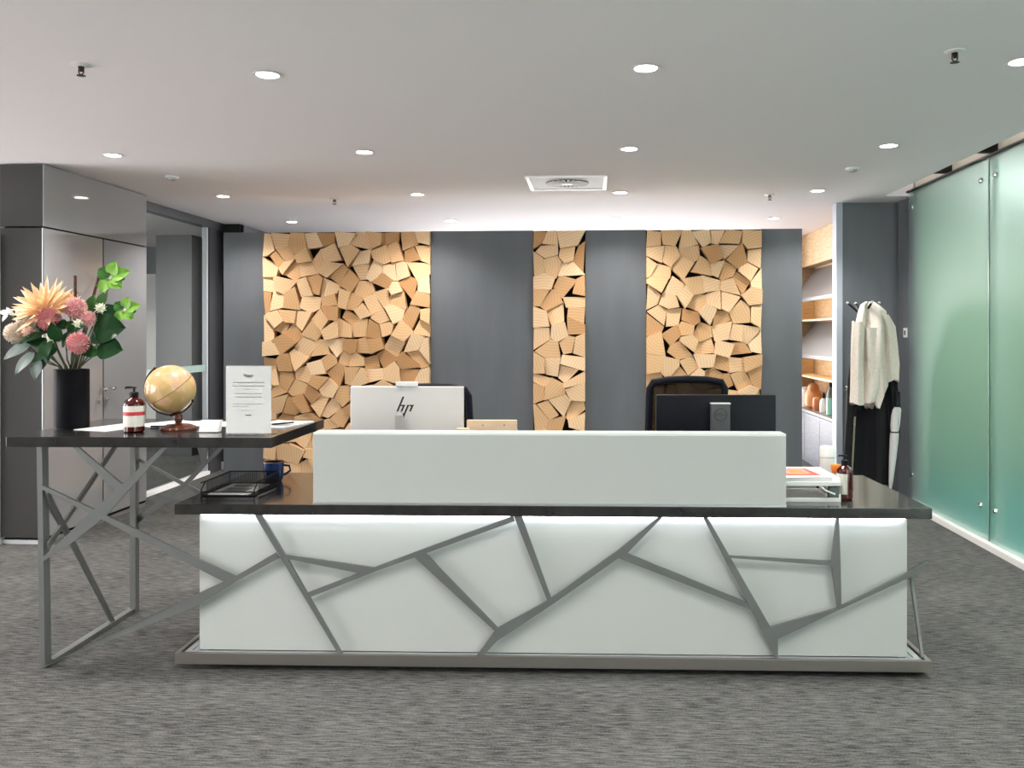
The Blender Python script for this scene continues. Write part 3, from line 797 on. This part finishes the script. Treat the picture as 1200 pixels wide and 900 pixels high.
# globe
t = thing('desk_globe', 'antique tan desk globe on a turned walnut stand', 'globe', on(-.125, .31, CT), DA)
MB().lathe([(.082,0),(.084,.006),(.080,.014),(.066,.020),(.058,.024),(.022,.028)], 40).build('base', M['walnut'], t, smooth=True)
MB().lathe([(.020,.026),(.014,.034),(.020,.046),(.022,.058),(.015,.074),(.018,.080),(.013,.088)], 24).build('stem', M['walnut'], t, smooth=True)
gc = Vector((-.040, 0, .195)); gr = .116
g = MB().ball((0,0,0), gr, 40).build('globe_ball', M['globe'], t, smooth=True, loc=gc)
g.rotation_euler = (0, math.radians(-36), .6)
ring = []
for k in range(25):
    a = math.radians(128+ (333-128)*k/24)
    ring.append((gc.x+math.cos(a)*(gr+.010), 0, gc.z+math.sin(a)*(gr+.010)))
MB().tube(ring, .0042, 8, flat=1.5).build('meridian_arm', M['brass_dark'], t, smooth=True)
for a in (128, 333):
    a = math.radians(a); MB().ball((gc.x+math.cos(a)*(gr+.008), 0, gc.z+math.sin(a)*(gr+.008)), .008, 10).build('pivot', M['brass_dark'], t, smooth=True)
mb = MB(); 
eq = [(gr*1.002*math.cos(2*PI*k/48), gr*1.002*math.sin(2*PI*k/48), 0) for k in range(48)]
mb.tube(eq, .0012, 5, closed=True); mb.build('equator_line', M['walnut'], g)
mb = MB().tube([(gc.x, 0, gc.z-gr-.012),(.0, 0, .086)], .007, 8); mb.build('arm_bracket', M['walnut'], t, smooth=True)

# acrylic sign
t = thing('acrylic_sign_holder', 'clear acrylic sign holder with a white notice, at the end of the raised counter', 'sign', on(.3015, .085, CT), DA+.01)
sx, sh = .104, .318
box(-sx, sx, -.003, -.0015, .004, sh).build('front_sheet', M['acrylic'], t)
pp = box(-sx+.001, sx-.001, -.0012, .0012, .010, sh-.004).build('notice', M['paper'], t)
box(-sx, sx, .0015, .003, .004, sh).build('back_sheet', M['acrylic'], t)
box(-sx, sx, -.012, .09, 0, .004).build('foot', M['acrylic'], t)
FM = lambda x, z: Matrix.Translation((x, -.0034, z)) @ Matrix.Rotation(PI/2, 4, 'X')
text('notice_heading', 'Regus', .018, M['ink'], pp, FM(0, .272))
rl = random.Random(2)
for (z, x0, x1, th, mt) in ((.240,-.070,.074,.0036,'ink_grey'),(.224,-.070,.074,.0036,'ink_grey'),(.209,-.012,.012,.0036,'ink_grey'),(.190,-.060,.062,.0034,'ink_grey'),(.174,-.060,.060,.0034,'ink_grey'),(.143,-.070,.066,.0022,'ink_grey'),(.132,-.070,.0,.0022,'ink_grey'),(.114,-.035,.03,.0018,'ink_grey'),(.092,-.012,.012,.0055,'ink')):
    mb = MB(); x = x0
    while x < x1:
        wl_ = min(rl.uniform(.006,.018), x1-x); mb.box(x, x+wl_, -.0036, -.0031, z-th/2, z+th/2); x += wl_+.003
    mb.build('print_line', M[mt], pp)

# card holder, papers
t = thing('card_holder', 'clear acrylic holder full of white business cards', 'card holder', on(.075, .20, CT), DA)
mb = MB(); mb.box(-.05, .05, -.03, .03, 0, .003); mb.box(-.05, .05, -.03, -.027, .003, .022); mb.build('acrylic_body', M['acrylic'], t)
mb = MB()
for k in range(5):
    c = box(-.045, .045, -.0006, .0006, 0, .055)
    c.xf(Matrix.Translation((.001*k, -.018+.007*k, .004)) @ Matrix.Rotation(-.38, 4, 'X')); c.build('card', M['paper'], t)
def sheet(label, u, v, z, w_, d_, rot, n=1, name='paper_sheet', group=None, ink=False):
    t = tag(MB().box(-w_/2, w_/2, -d_/2, d_/2, 0, .0012*n).build(name, M['paper']), label, 'paper', group)
    t.location = on(u, v, z); t.rotation_euler = (0, 0, DA+rot)
    return t
sheet('blank white sheet lying between vase and soap bottle', -.47, .38, CT, .21, .297, -.35, 2)
sheet('white sheet lying behind the soap bottle', -.30, .56, CT, .21, .297, -.5)
sheet('white sheet lying under the globe stand', -.07, .56, CT, .297, .21, -.12, 2)
s3 = sheet('stack of white brochures at the end of the raised counter', .30, .52, CT, .21, .297, -.22, 6)
box(-.09, .09, -.10, -.01, .0073, .0077).build('print_block', M['ink_grey'], s3)
t = thing('ballpoint_pen', 'black pen lying on the brochures', 'pen', on(.325, .50, CT+.0080), DA+.9)
mb = MB().tube([(-.065,0,.004),(.055,0,.004)], .004, 8); mb.build('barrel', M['black'], t, smooth=True)
MB().tube([(.055,0,.004),(.070,0,.004)], [.004,.001], 8).build('tip', M['steel'], t, smooth=True)
t = thing('ballpoint_pen', 'dark pen lying on the sheet behind the soap bottle', 'pen', on(-.235, .40, CT+.0014), DA+.25)
MB().tube([(-.065,0,.0045),(.055,0,.0045)], .0045, 8).build('barrel', M['black_gloss'], t, smooth=True)
MB().tube([(.055,0,.0045),(.070,0,.0045)], [.0045,.001], 8).build('tip', M['steel'], t, smooth=True)

# ------------------------------------------------------------------ things on the worktop
# mesh letter tray
t = thing('wire_letter_tray', 'black wire mesh letter tray on the desk end under the counter', 'tray', on(.165, .355, WT), DA)
tw, td, thh = .125, .17, .062
mb = MB()
for (a, b_) in (((-tw,-td),(tw,-td)),((tw,-td),(tw,td)),((tw,td),(-tw,td)),((-tw,td),(-tw,-td))):
    for z in (.004, thh if not (a[1] == -td and b_[1] == -td) else .02): mb.tube([(*a, z), (*b_, z)], .003, 6)
for x, y in ((-tw,-td),(tw,-td),(-tw,td),(tw,td)): mb.tube([(x,y,.004),(x,y,thh if y > 0 else .03)], .003, 6)
mb.tube([(-tw,-td,.03),(-tw,-td+.05,thh)], .003, 6); mb.tube([(tw,-td,.03),(tw,-td+.05,thh)], .003, 6)
mb.build('wire_rim', M['black'], t, smooth=True)
mw = MB()
for k in range(1, 24):
    y = -td+.05+(2*td-.05)*k/24
    for x in (-tw, tw): mw.box(x-.0007, x+.0007, y-.0011, y+.0011, .004, thh)
    x = -tw+2*tw*k/24; mw.box(x-.0011, x+.0011, td-.0007, td+.0007, .004, thh)
for k in range(1, 7):
    z = .004+(thh-.004)*k/7
    for x in (-tw, tw): mw.box(x-.0007, x+.0007, -td+.05, td, z-.0009, z+.0009)
    mw.box(-tw, tw, td-.0007, td+.0007, z-.0009, z+.0009)
o = mw.build('wire_mesh', M['black'], t); o['kind'] = 'stuff'
box(-tw, tw, -td, td, .002, .004).build('mesh_floor', M['black'], t)
t = tag(box(-.095, .095, -.14, .14, 0, .004).build('printed_leaflet', M['paper']), 'white leaflet with grey picture lying in the wire tray', 'leaflet')
t.location = on(.165, .335, WT+.0045); t.rotation_euler = (0, 0, DA-.03)
box(-.06, .055, -.09, .03, .004, .0043).build('picture', M['ink_grey'], t); box(-.06, .055, .05, .10, .004, .0043).build('heading_block', M['ink_grey'], t)
t = thing('mug', 'cobalt blue ceramic mug with raw clay rim by the wire tray', 'mug', on(.238, .595, WT), DA)
MB().lathe([(.036,0),(.043,.004),(.049,.02),(.051,.06),(.051,.098),(.046,.098),(.045,.02),(.001,.012)], 32, cap=False).build('cup', M['blue'], t, smooth=True)
MB().lathe([(.0515,.098),(.0515,.103),(.0455,.103),(.0455,.098)], 32, cap=False).build('rim', M['rim'], t, smooth=True)
MB().tube([(.046,.02,.080),(.07,.035,.075),(.075,.038,.05),(.046,.02,.028)], .006, 8).build('handle', M['blue'], t, smooth=True)
t = thing('marker_pen', 'dark stylus lying on the desk beside the wire tray', 'pen', on(.328, .25, WT), DA+1.45)
MB().tube([(-.09,0,.006),(.075,0,.006)], .006, 8).build('barrel', M['mon_grey'], t, smooth=True)
MB().tube([(.075,0,.006),(.10,0,.006)], [.006,.0015], 8).build('tip', M['black'], t, smooth=True)

# monitors
def monitor(name, label, u0, u1, zt, hgt, mt, v=.50):
    uc = (u0+u1)/2; hw = (u1-u0)/2
    t = thing(name, label, 'monitor', on(uc, v, WT), DA)
    box(-hw, hw, -.006, .030, zt-hgt-WT, zt-WT).build('back_shell', mt, t, bevel=.005, seg=3)
    box(-hw+.008, hw-.008, .030, .033, zt-hgt-WT+.012, zt-WT-.008).build('display', M['black_gloss'], t)
    return t
t = monitor('silver_monitor', 'silver desktop monitor seen from behind, with slanted stroke logo', .662, 1.229, 1.235, .345, M['mon_silver'])
zc = .362
pt = box(-.0545, -.0155, -.030, -.006, .03, zc-.010)
pt.build('stand_column', mat('stand_silver', (.52,.51,.50), .35, metal=.3), t, bevel=.002)
MB().prism([(-.0545,zc-.011),(-.0155,zc-.011),(-.0155,zc),(-.030,zc+.006)], -.030, -.006).build('hinge_cap', M['chrome'], t)
box(-.13, .07, -.10, .14, 0, .012).build('stand_foot', M['mon_silver'], t, bevel=.004)
box(-.045, -.025, -.028, -.006, .012, .04).build('stand_neck', M['mon_silver'], t)
lo = MB()
def stroke(x, z0, z1, sl=.42, wd=.0095): return [(x+sl*z0, z0), (x+wd+sl*z0, z0), (x+wd+sl*z1, z1), (x+sl*z1, z1)]
LZ = .370
for x, z0, z1 in ((-.052,.0,.074),(-.031,.0,.033),(-.0105,-.042,.033),(.012,.0,.033)):
    MB().prism([(a, b_+LZ) for a, b_ in stroke(x, z0, z1)], -.0068, -.0058).build('logo_stroke', M['ink'], t)
for x in (-.029, .014): MB().prism([(a, b_+LZ) for a, b_ in ((x-.002,.0265),(x+.020,.0265),(x+.0225,.033),(x+.0005,.033))], -.0068, -.0058).build('logo_stroke', M['ink'], t)
wc = box(.0-.055, .052, -.012, .022, .4955, .518).build('webcam', M['white_plastic'], t, bevel=.004)
box(-.020, .012, -.006, .012, .488, .496).build('webcam_clip', M['mon_silver'], wc)
t = monitor('black_monitor', 'black desktop monitor seen from behind, with ring logo on its stand', 2.189, 2.778, 1.196, .345, M['mon_black'])
box(-.029, .064, -.040, -.006, .03, .414).build('stand_column', M['mon_grey'], t, bevel=.003)
box(-.031, .066, -.042, -.004, .412, .418).build('column_cap', M['mon_silver'], t, bevel=.002)
box(-.11, .15, -.10, .12, 0, .014).build('stand_foot', M['mon_grey'], t, bevel=.004)
ringm = MB()
rp_ = [(.0175+.030*math.cos(2*PI*k/40), -.0405, .362+.030*math.sin(2*PI*k/40)) for k in range(40)]
MB().tube(rp_, .0022, 6, closed=True).build('logo_ring', M['ink'], t)
text('logo_letters', 'DELL', .021, M['ink'], t, Matrix.Translation((.0175, -.0408, .362)) @ Matrix.Rotation(PI/2, 4, 'X'))

# pale wooden box between monitors
t = thing('wooden_organiser', 'pale plywood desk organiser box with two small holes behind the glass screen', 'box', on(1.372, .50, WT), DA)
box(-.126, .126, -.008, .008, 0, .329).build('front_board', M['box_wood'], t, bevel=.006, seg=3)
box(-.126, .126, .17, .186, 0, .20).build('back_board', M['box_wood'], t, bevel=.004)
for x in (-.118, .118): MB().prism([(.008,0),(.170,0),(.170,.20),(.008,.31)], x-.006, x+.006, 'yz').build('side_board', M['box_wood'], t)
for x in (-.045, .062):
    mb = MB().lathe([(.005,0),(.005,.0012)], 12); mb.xf(Matrix.Translation((x, -.0078, .303)) @ Matrix.Rotation(PI/2, 4, 'X')); mb.build('hole', M['rim'], t)
t = thing('wooden_block', 'small pale wooden block against the silver monitor', 'block', on(1.235, .44, WT), DA)
box(-.03, .03, -.03, .01, 0, .295).build('body', M['box_wood'], t, bevel=.005)
box(-.022, .022, -.031, -.029, .02, .26).build('face', M['box_wood'], t)

# right end of the desk: letter trays, flyer, thermos, tubes, bottle
t = thing('letter_tray_stack', 'white two-tier letter tray on the desk beside the glass screen', 'tray', on(2.855, .30, WT), DA)
for z in (.0, .072):
    k = box(-.155, .125, -.165, .165, z+.0, z+.006).build('tier', M['white_plastic'], t, bevel=.002)
    box(-.155, .125, -.170, -.160, z, z+.018).build('front_lip', M['white_plastic'], k, bevel=.002)
    box(-.160, -.152, -.165, .165, z, z+.034).build('side_lip', M['white_plastic'], k)
    box(.119, .127, -.165, .165, z, z+.034).build('side_lip', M['white_plastic'], k)
    box(-.155, .125, .160, .167, z, z+.034).build('back_lip', M['white_plastic'], k)
for x in (-.150, .108):
    for y in (-.150, .150): box(x, x+.016, y-.008, y+.008, .006, .073).build('riser', M['mon_grey'], t, bevel=.002)
box(.075, .122, -.163, -.135, .012, .066).build('corner_clip', mat('green_grey_plastic', (.07,.09,.085), .5), t, bevel=.003)
mb = MB().tube([(.03,-.165,.075),(.06,-.168,.05),(.10,-.168,.035)], .004, 8); mb.build('tier_lever', M['white_plastic'], t, smooth=True)
t = thing('paper_stack', 'pile of white forms in the top letter tray', 'paper', on(2.84, .30, WT+.0785), DA)
for k in range(5): box(-.125+.002*k, .115-.002*k, -.15, .145, .006*k, .006*k+.005).build('sheet', M['paper'], t)
t = thing('flyer', 'red and orange printed flyer on top of the paper pile', 'flyer', on(2.80, .285, WT+.0785+.0295), DA+.10)
box(-.105, .135, -.145, .145, 0, .0015).build('sheet', M['paper'], t)
box(-.095, .105, -.10, .10, .0015, .0019).build('red_print', M['red'], t)
mb = MB(); mb.prism([(-.04,-.06),(.07,-.06),(.085,.08),(-.02,.085)], .0019, .0022, 'xy'); mb.build('orange_print', M['pink'], t)
mb = MB(); mb.prism([(-.01,-.03),(.05,-.03),(.06,.05),(.0,.055)], .0022, .0025, 'xy'); mb.build('orange_print', M['orange'], t)
t = thing('document_tray', 'white low document tray further back on the desk', 'tray', on(3.03, .70, WT), DA)
box(-.16, .12, -.11, .11, 0, .006).build('tray_floor', M['white_plastic'], t)
for q in ((-.16,.12,-.11,-.104),(-.16,.12,.104,.11),(-.16,-.154,-.104,.104),(.114,.12,-.104,.104)): box(*q, .006, .05).build('tray_side', M['white_plastic'], t)
box(-.14, .10, -.095, .095, .006, .030).build('papers', M['paper'], t)
t = thing('thermos', 'white cylindrical thermos flask with screw lid', 'thermos', on(3.028, .49, WT), DA)
MB().lathe([(.034,0),(.036,.004),(.036,.150)], 28).build('flask', M['cream_plastic'], t, smooth=True)
MB().lathe([(.0365,.152),(.0368,.196),(.033,.205),(.010,.207)], 28).build('lid', M['white_plastic'], t, smooth=True)
t = thing('glue_bottle', 'small white bottle with orange cap in front of the thermos', 'bottle', on(3.010, .300, WT), DA)
MB().lathe([(.022,0),(.023,.004),(.023,.085),(.015,.10),(.012,.11)], 20).build('bottle_body', M['white_plastic'], t, smooth=True)
MB().lathe([(.017,.105),(.021,.112),(.023,.140),(.021,.144)], 20).build('cap', mat('orange_cap', (.82,.22,.02), .4), t, smooth=True)
pump_bottle('sanitiser_bottle', 'slim dark red pump bottle with white label at the right end of the desk', 3.022, .205, WT, .036, .205, band=False, lab_rz=PI*1.18)

# ------------------------------------------------------------------ office chairs behind the desk
def office_chair(label, u, v, rz, topz, wd):
    t = thing('office_chair', label, 'chair', on(u, v, 0), DA+rz)
    hw = wd/2; sz = .48
    zb = sz+.14
    def R_(x, z): return (x, .02*math.cos(x/hw*1.4)-.10*((z-zb)/(topz-zb)), z)   # curved back
    prof = []
    for k in range(11): prof.append((-hw*.94+.88*hw*2*.5*k/10*1.06, topz-.012+.012*math.sin(PI*k/10)))
    path = [(-hw*.86, zb), (-hw, zb+.15), (-hw*.98, topz-.05), (-hw*.90, topz-.015), (-hw*.5, topz), (0, topz+.004), (hw*.5, topz), (hw*.90, topz-.015), (hw*.98, topz-.05), (hw, zb+.15), (hw*.86, zb)]
    MB().tube([R_(*p) for p in path], .022, 8, closed=True).build('back_frame', M['chair_black'], t, smooth=True)
    MB().grid(lambda a, c: (R_((a-.5)*wd*.94, zb+c*(topz-zb-.008))), 8, 8).build('backrest', M['mesh_fabric'], t, smooth=True, solid=.004)
    sbx = MB().grid(lambda a, c: ((a-.5)*.50*(1-.10*(2*c-1)**2), -.50+.50*c, sz+.05+.012*math.cos((a-.5)*PI)-.03*(1-c)**6), 8, 8)
    sbx.build('seat', M['chair_black'], t, smooth=True, solid=.07)
    MB().tube([(0,-.20,sz),(0,.05,sz-.01),(0,.075,zb-.02),(0,.04,zb+.12)], .028, 8, flat=1.4).build('back_support', M['black'], t, smooth=True)
    for s_ in (-1, 1):
        a = MB().tube([(s_*.22,-.2,sz),(s_*.29,-.2,sz+.02),(s_*.30,-.2,sz+.20)], .016, 8); a.build('arm_post', M['black'], t, smooth=True)
        MB().box(s_*.30-.04, s_*.30+.04, -.32, -.05, sz+.20, sz+.228).build('armrest', M['black'], t, bevel=.012, seg=3)
    MB().lathe([(.028,.12),(.028,.30),(.02,.30),(.02,sz+.01)], 16, c=(0,-.22,0)).build('gas_column', M['black_gloss'], t, smooth=True)
    st = MB(); 
    for k in range(5):
        a = 2*PI*k/5+.3; c_, s2 = math.cos(a), math.sin(a)
        MB().tube([(0,-.22,.13),(c_*.16,-.22+s2*.16,.105),(c_*.31,-.22+s2*.31,.075)], [.03,.024,.018], 8).build('base_leg', M['black'], t, smooth=True)
        w_ = MB().lathe([(.012,-.022),(.03,-.020),(.03,.020),(.012,.022)], 14)
        w_.xf(Matrix.Translation((c_*.30, -.22+s2*.30, .030)) @ Matrix.Rotation(a+PI/2, 4, 'Z') @ Matrix.Rotation(PI/2, 4, 'Y')); w_.build('castor', M['black_gloss'], t, smooth=True)
    return t
office_chair('black mesh-back office chair behind the silver monitor', .93, 1.48, -.12, 1.175, .48)
office_chair('black mesh-back office chair behind the black monitor', 2.462, 1.48, .06, 1.222, .46)

# ------------------------------------------------------------------ coat stand and what hangs on it
cs = thing('coat_stand', 'black metal coat stand in front of the grey column', 'coat stand', (2.312, 7.42, 0))
MB().tube([(0,0,.03),(0,0,1.76)], .016, 12).build('pole', M['black_gloss'], cs, smooth=True)
MB().lathe([(.19,0),(.19,.012),(.17,.022),(.03,.03),(.02,.05)], 32).build('base', M['black_gloss'], cs, smooth=True)
for k, (a, z) in enumerate(((3.35,1.66),(4.9,1.66),(.2,1.66),(1.7,1.66))):
    c_, s_ = math.cos(a), math.sin(a)
    h_ = MB().tube([(0,0,z),(c_*.05,s_*.05,z+.025),(c_*.14,s_*.14,z+.10)], .010, 8).build('hook', M['black_gloss'], cs, smooth=True)
    MB().ball((c_*.145, s_*.145, z+.104), .014, 10).build('hook_tip', M['chrome'], h_, smooth=True)
    c2, s2 = math.cos(a), math.sin(a)
    h2 = MB().tube([(0,0,z-.07),(c2*.05,s2*.05,z-.085),(c2*.09,s2*.09,z-.06)], .008, 8).build('hook', M['black_gloss'], cs, smooth=True)
    MB().ball((c2*.093, s2*.093, z-.058), .012, 10).build('hook_tip', M['chrome'], h2, smooth=True)
    h3 = MB().tube([(0,0,1.05),(c2*.09,s2*.09,1.03),(c2*.15,s2*.15,1.045)], .007, 8).build('hook', M['black_gloss'], cs, smooth=True)
    MB().ball((c2*.155, s2*.155, 1.047), .012, 10).build('hook_tip', M['chrome'], h3, smooth=True)

def drape(rows, ny, folds, amp, seed=0):
    """closed loft; rows: (z, xl, xr, depth, ycentre)"""
    mb = MB(); n = ny; vs = []; rr_ = random.Random(seed); ph = [rr_.uniform(0, 6) for _ in range(6)]
    # resample rows
    R2 = []
    for i in range(len(rows)-1):
        for k in range(4):
            t_ = k/4; R2.append(tuple(rows[i][q]*(1-t_)+rows[i+1][q]*t_ for q in range(5)))
    R2.append(rows[-1])
    for j, (z, xl, xr, dp, yc) in enumerate(R2):
        g_ = j/(len(R2)-1); cx = (xl+xr)/2; hw = (xr-xl)/2
        for i in range(n):
            a = 2*PI*i/n; x_ = math.cos(a); y_ = math.sin(a)
            fo = amp*min(1, .25+g_*1.3)*(math.sin(folds*a+ph[0]+g_*1.2)+.22*math.sin((folds*2+1)*a+ph[1]-g_*2))
            sag = .012*g_*g_*math.sin(2*a+ph[2])
            vs.append((cx+hw*x_*(1+fo*.12), yc+(dp+fo*.40*(.35+abs(y_)))*y_, z+sag))
    m_ = len(R2); fs = []
    for j in range(m_-1):
        for i in range(n): fs.append((j*n+i, j*n+(i+1) % n, (j+1)*n+(i+1) % n, (j+1)*n+i))
    fs.append(tuple(range(n))); fs.append(tuple((m_-1)*n+i for i in range(n)))
    mb.add(vs, fs); return mb
jt = thing('jacket', 'beige wool jacket hanging by its collar on the coat stand', 'jacket', (2.345, 7.36, 0))
drape([(1.770,-.035,.035,.03,.0),(1.745,-.075,.075,.045,0),(1.69,-.095,.135,.055,0),(1.56,-.125,.165,.065,0),(1.38,-.145,.165,.07,0),(1.20,-.155,.160,.07,0),(1.05,-.160,.150,.075,0),(.93,-.165,.10,.07,0)], 64, 5, .085, 3).build('body', M['coat'], jt, smooth=True)
drape([(1.66,.09,.15,.04,-.02),(1.56,.11,.205,.05,-.02),(1.40,.12,.225,.052,-.02),(1.25,.13,.24,.05,-.02),(1.10,.145,.235,.045,-.02)], 32, 4, .03, 5).build('sleeve', M['coat'], jt, smooth=True)
drape([(1.60,-.155,-.05,.045,-.035),(1.45,-.165,-.06,.05,-.045),(1.25,-.17,-.07,.05,-.05),(1.08,-.172,-.065,.048,-.05),(.91,-.178,-.06,.045,-.05)], 32, 4, .03, 8).build('sleeve', M['coat'], jt, smooth=True)
drape([(1.55,-.05,.05,.03,-.06),(1.3,-.045,.07,.035,-.07),(1.1,-.02,.10,.035,-.07),(.98,.0,.10,.03,-.07),(.885,.03,.06,.02,-.07)], 28, 3, .03, 9).build('front_flap', M['coat'], jt, smooth=True)
drape([(1.0,-.09,.06,.03,.0),(.93,-.07,.05,.03,-.01),(.875,-.04,.03,.022,-.01)], 24, 3, .02, 2).build('lining', M['lining'], jt, smooth=True)
MB().lathe([(.007,0),(.007,.003)], 10).xf(Matrix.Translation((.19, -.075, 1.13)) @ Matrix.Rotation(PI/2, 4, 'X')).build('cuff_button', M['label_cream'], jt)
bc = thing('black_coat', 'long black coat hanging below the beige jacket on the coat stand', 'coat', (2.355, 7.47, 0))
drape([(1.50,-.05,.08,.04,0),(1.40,-.12,.15,.07,0),(1.1,-.16,.20,.09,0),(.8,-.17,.21,.10,0),(.5,-.19,.22,.10,0),(.22,-.20,.22,.10,0)], 48, 6, .05, 11).build('body', M['black_cloth'], bc, smooth=True)
drape([(1.35,.10,.20,.05,-.04),(1.1,.14,.24,.055,-.05),(.75,.17,.26,.05,-.05),(.62,.18,.26,.045,-.05)], 24, 3, .03, 13).build('sleeve', M['black_cloth'], bc, smooth=True)
# silver-tipped cane along the coat
t = thing('walking_stick', 'thin silver stick leaning along the black coat', 'stick', (2.165, 7.30, 0))
MB().tube([(.0,0,.0),(.052,.03,.80)], .007, 8).build('shaft', M['steel'], t, smooth=True)
MB().tube([(.052,.03,.80),(.056,.03,.86),(.075,.03,.88),(.095,.03,.86)], .008, 8).build('handle', M['black_gloss'], t, smooth=True)
# umbrella
t = thing('folded_umbrella', 'folded white umbrella with black handle hanging on the coat stand', 'umbrella', (2.555, 7.38, 0))
MB().lathe([(.008,.17),(.018,.25),(.030,.45),(.036,.62),(.034,.66),(.030,.67),(.038,.72),(.040,.86),(.022,.885)], 14).xf(Matrix.Translation((-.045,0,0)) @ Matrix.Shear('XY', 4, (.075, 0))).build('canopy', M['umbrella'], t, smooth=True)
MB().lathe([(.0335,.655),(.0335,.672)], 14).xf(Matrix.Translation((-.045,0,0)) @ Matrix.Shear('XY', 4, (.075, 0))).build('strap', M['black'], t)
MB().tube([(.022,0,.88),(.028,0,1.01)], [.030,.026], 12).build('handle', M['black_gloss'], t, smooth=True)
MB().tube([(.028,0,1.0),(.02,.0,1.06),(-.085,.02,1.04)], .004, 6).build('wrist_loop', M['black'], t, smooth=True)
MB().tube([(-.045,0,0),(-.034,0,.17)], .004, 6).build('ferrule', M['steel'], t, smooth=True)
# wall switch
t = thing('light_switch', 'small white switch plate on the grey wall beside the frosted glass', 'switch', (2.82, 7.84, 1.508))
box(-.010, 0, -.043, .043, -.043, .043).build('plate', M['white_plastic'], t, bevel=.003)
box(-.014, -.010, -.012, .012, -.02, .02).build('rocker', M['mon_grey'], t, bevel=.001)

# ------------------------------------------------------------------ shelves in the passage
t = thing('display_shelves', 'plywood display shelves with slanted grey ledges in the passage', 'shelf', (2.64, 9.52, 0))
hx, hy = .16, 1.33
box(.135, .155, -hy, hy, .62, CEIL-.004).build('back_board', M['shelf_wood'], t)
box(-.14, .155, hy, hy+.02, .62, CEIL-.004).build('end_board', M['shelf_wood'], t)
box(-.14, .155, -hy-.0, -hy+.02, .62, CEIL-.004).build('end_board', M['shelf_wood'], t)
box(-.02, .135, -hy+.02, hy, 2.32, CEIL-.004).build('top_cabinet', M['shelf_wood'], t)
for z0, z1 in ((1.915, 2.30), (1.255, 1.64)):
    MB().prism([(-.14,z0),(-.13,z0-.022),(.135,z1-.03),(.135,z1)], -hy+.02, hy, 'xz').build('slanted_ledge', M['shelf_grey'], t)
    MB().box(-.145, -.125, -hy+.02, hy, z0-.04, z0-.0).build('ledge_lip', M['mon_grey'], t)
    MB().box(-.12, .135, -hy+.02, hy, z0-.27, z0-.25).build('shelf_board', M['shelf_wood'], t)
    MB().box(.03, .05, -hy+.05, hy-.05, z0+.115, z0+.121).build('led_strip', M['shelf_led'], t)
bt = thing('base_cabinet', 'low blue grey base cabinet under the passage shelves', 'cabinet', (2.64, 9.52, 0))
box(-.13, .155, -hy, hy, 0, .585).build('body', M['slate_front'], bt)
for k in range(4): box(-.146, -.131, -hy+.005+.665*k, -hy+.66+.665*k, .05, .575).build('door', M['slate_front'], bt, bevel=.002)
box(-.15, .155, -hy, hy, .588, .612).build('top_board', M['shelf_grey'], bt)
def pot(name, label, cat, y, x, prof, mt, lid=None, lidm=None):
    t = thing(name, label, cat, (x, y, .612))
    MB().lathe(prof, 24).build('body', mt, t, smooth=True)
    if lid: MB().lathe(lid, 20).build('lid', lidm or mt, t, smooth=True)
    return t
pot('ginger_jar', 'large orange lidded jar on the passage cabinet', 'jar', 10.30, 2.63, [(.07,0),(.10,.03),(.105,.14),(.085,.21),(.06,.23)], M['orange_pot'], [(.07,.225),(.07,.25),(.05,.285),(.02,.30)])
pot('small_jar', 'small terracotta jar beside the large orange jar', 'jar', 10.02, 2.60, [(.045,0),(.052,.01),(.050,.12),(.045,.13)], M['orange_pot_dark'], [(.047,.13),(.047,.145),(.015,.16)], M['orange_pot'])
pot('white_dispenser', 'white bottle with black cap on the passage cabinet', 'bottle', 9.78, 2.61, [(.040,0),(.044,.005),(.042,.13),(.02,.16)], M['white_plastic'], [(.017,.155),(.017,.20),(.008,.225)], M['black'])
pot('white_canister', 'white canister standing behind the orange jar', 'canister', 10.52, 2.60, [(.06,0),(.065,.005),(.065,.20),(.06,.21)], M['cream_plastic'], [(.062,.21),(.062,.235),(.05,.24)])
t = pot('spray_bottle', 'tall mint green spray bottle with clear neck on the passage cabinet', 'bottle', 9.45, 2.60, [(.045,0),(.050,.006),(.050,.17),(.049,.19)], M['mint'])
MB().lathe([(.048,.19),(.040,.25),(.022,.30),(.018,.31)], 20).build('neck', M['leaf_grey'], t, smooth=True)
MB().lathe([(.020,.305),(.022,.34),(.012,.375)], 14).build('nozzle', M['black'], t, smooth=True)

# door knob plate on the grey column
t = thing('door_knob', 'small round knob on the grey column face', 'knob', (2.36, 8.04, .98))
MB().lathe([(.012,0),(.010,.02),(.022,.03),(.022,.045),(.01,.052)], 16).xf(Matrix.Rotation(PI/2, 4, 'X')).build('knob', M['steel'], t, smooth=True)
MB().lathe([(.026,0),(.026,.004)], 16).xf(Matrix.Rotation(PI/2, 4, 'X')).build('rose', M['steel'], t)
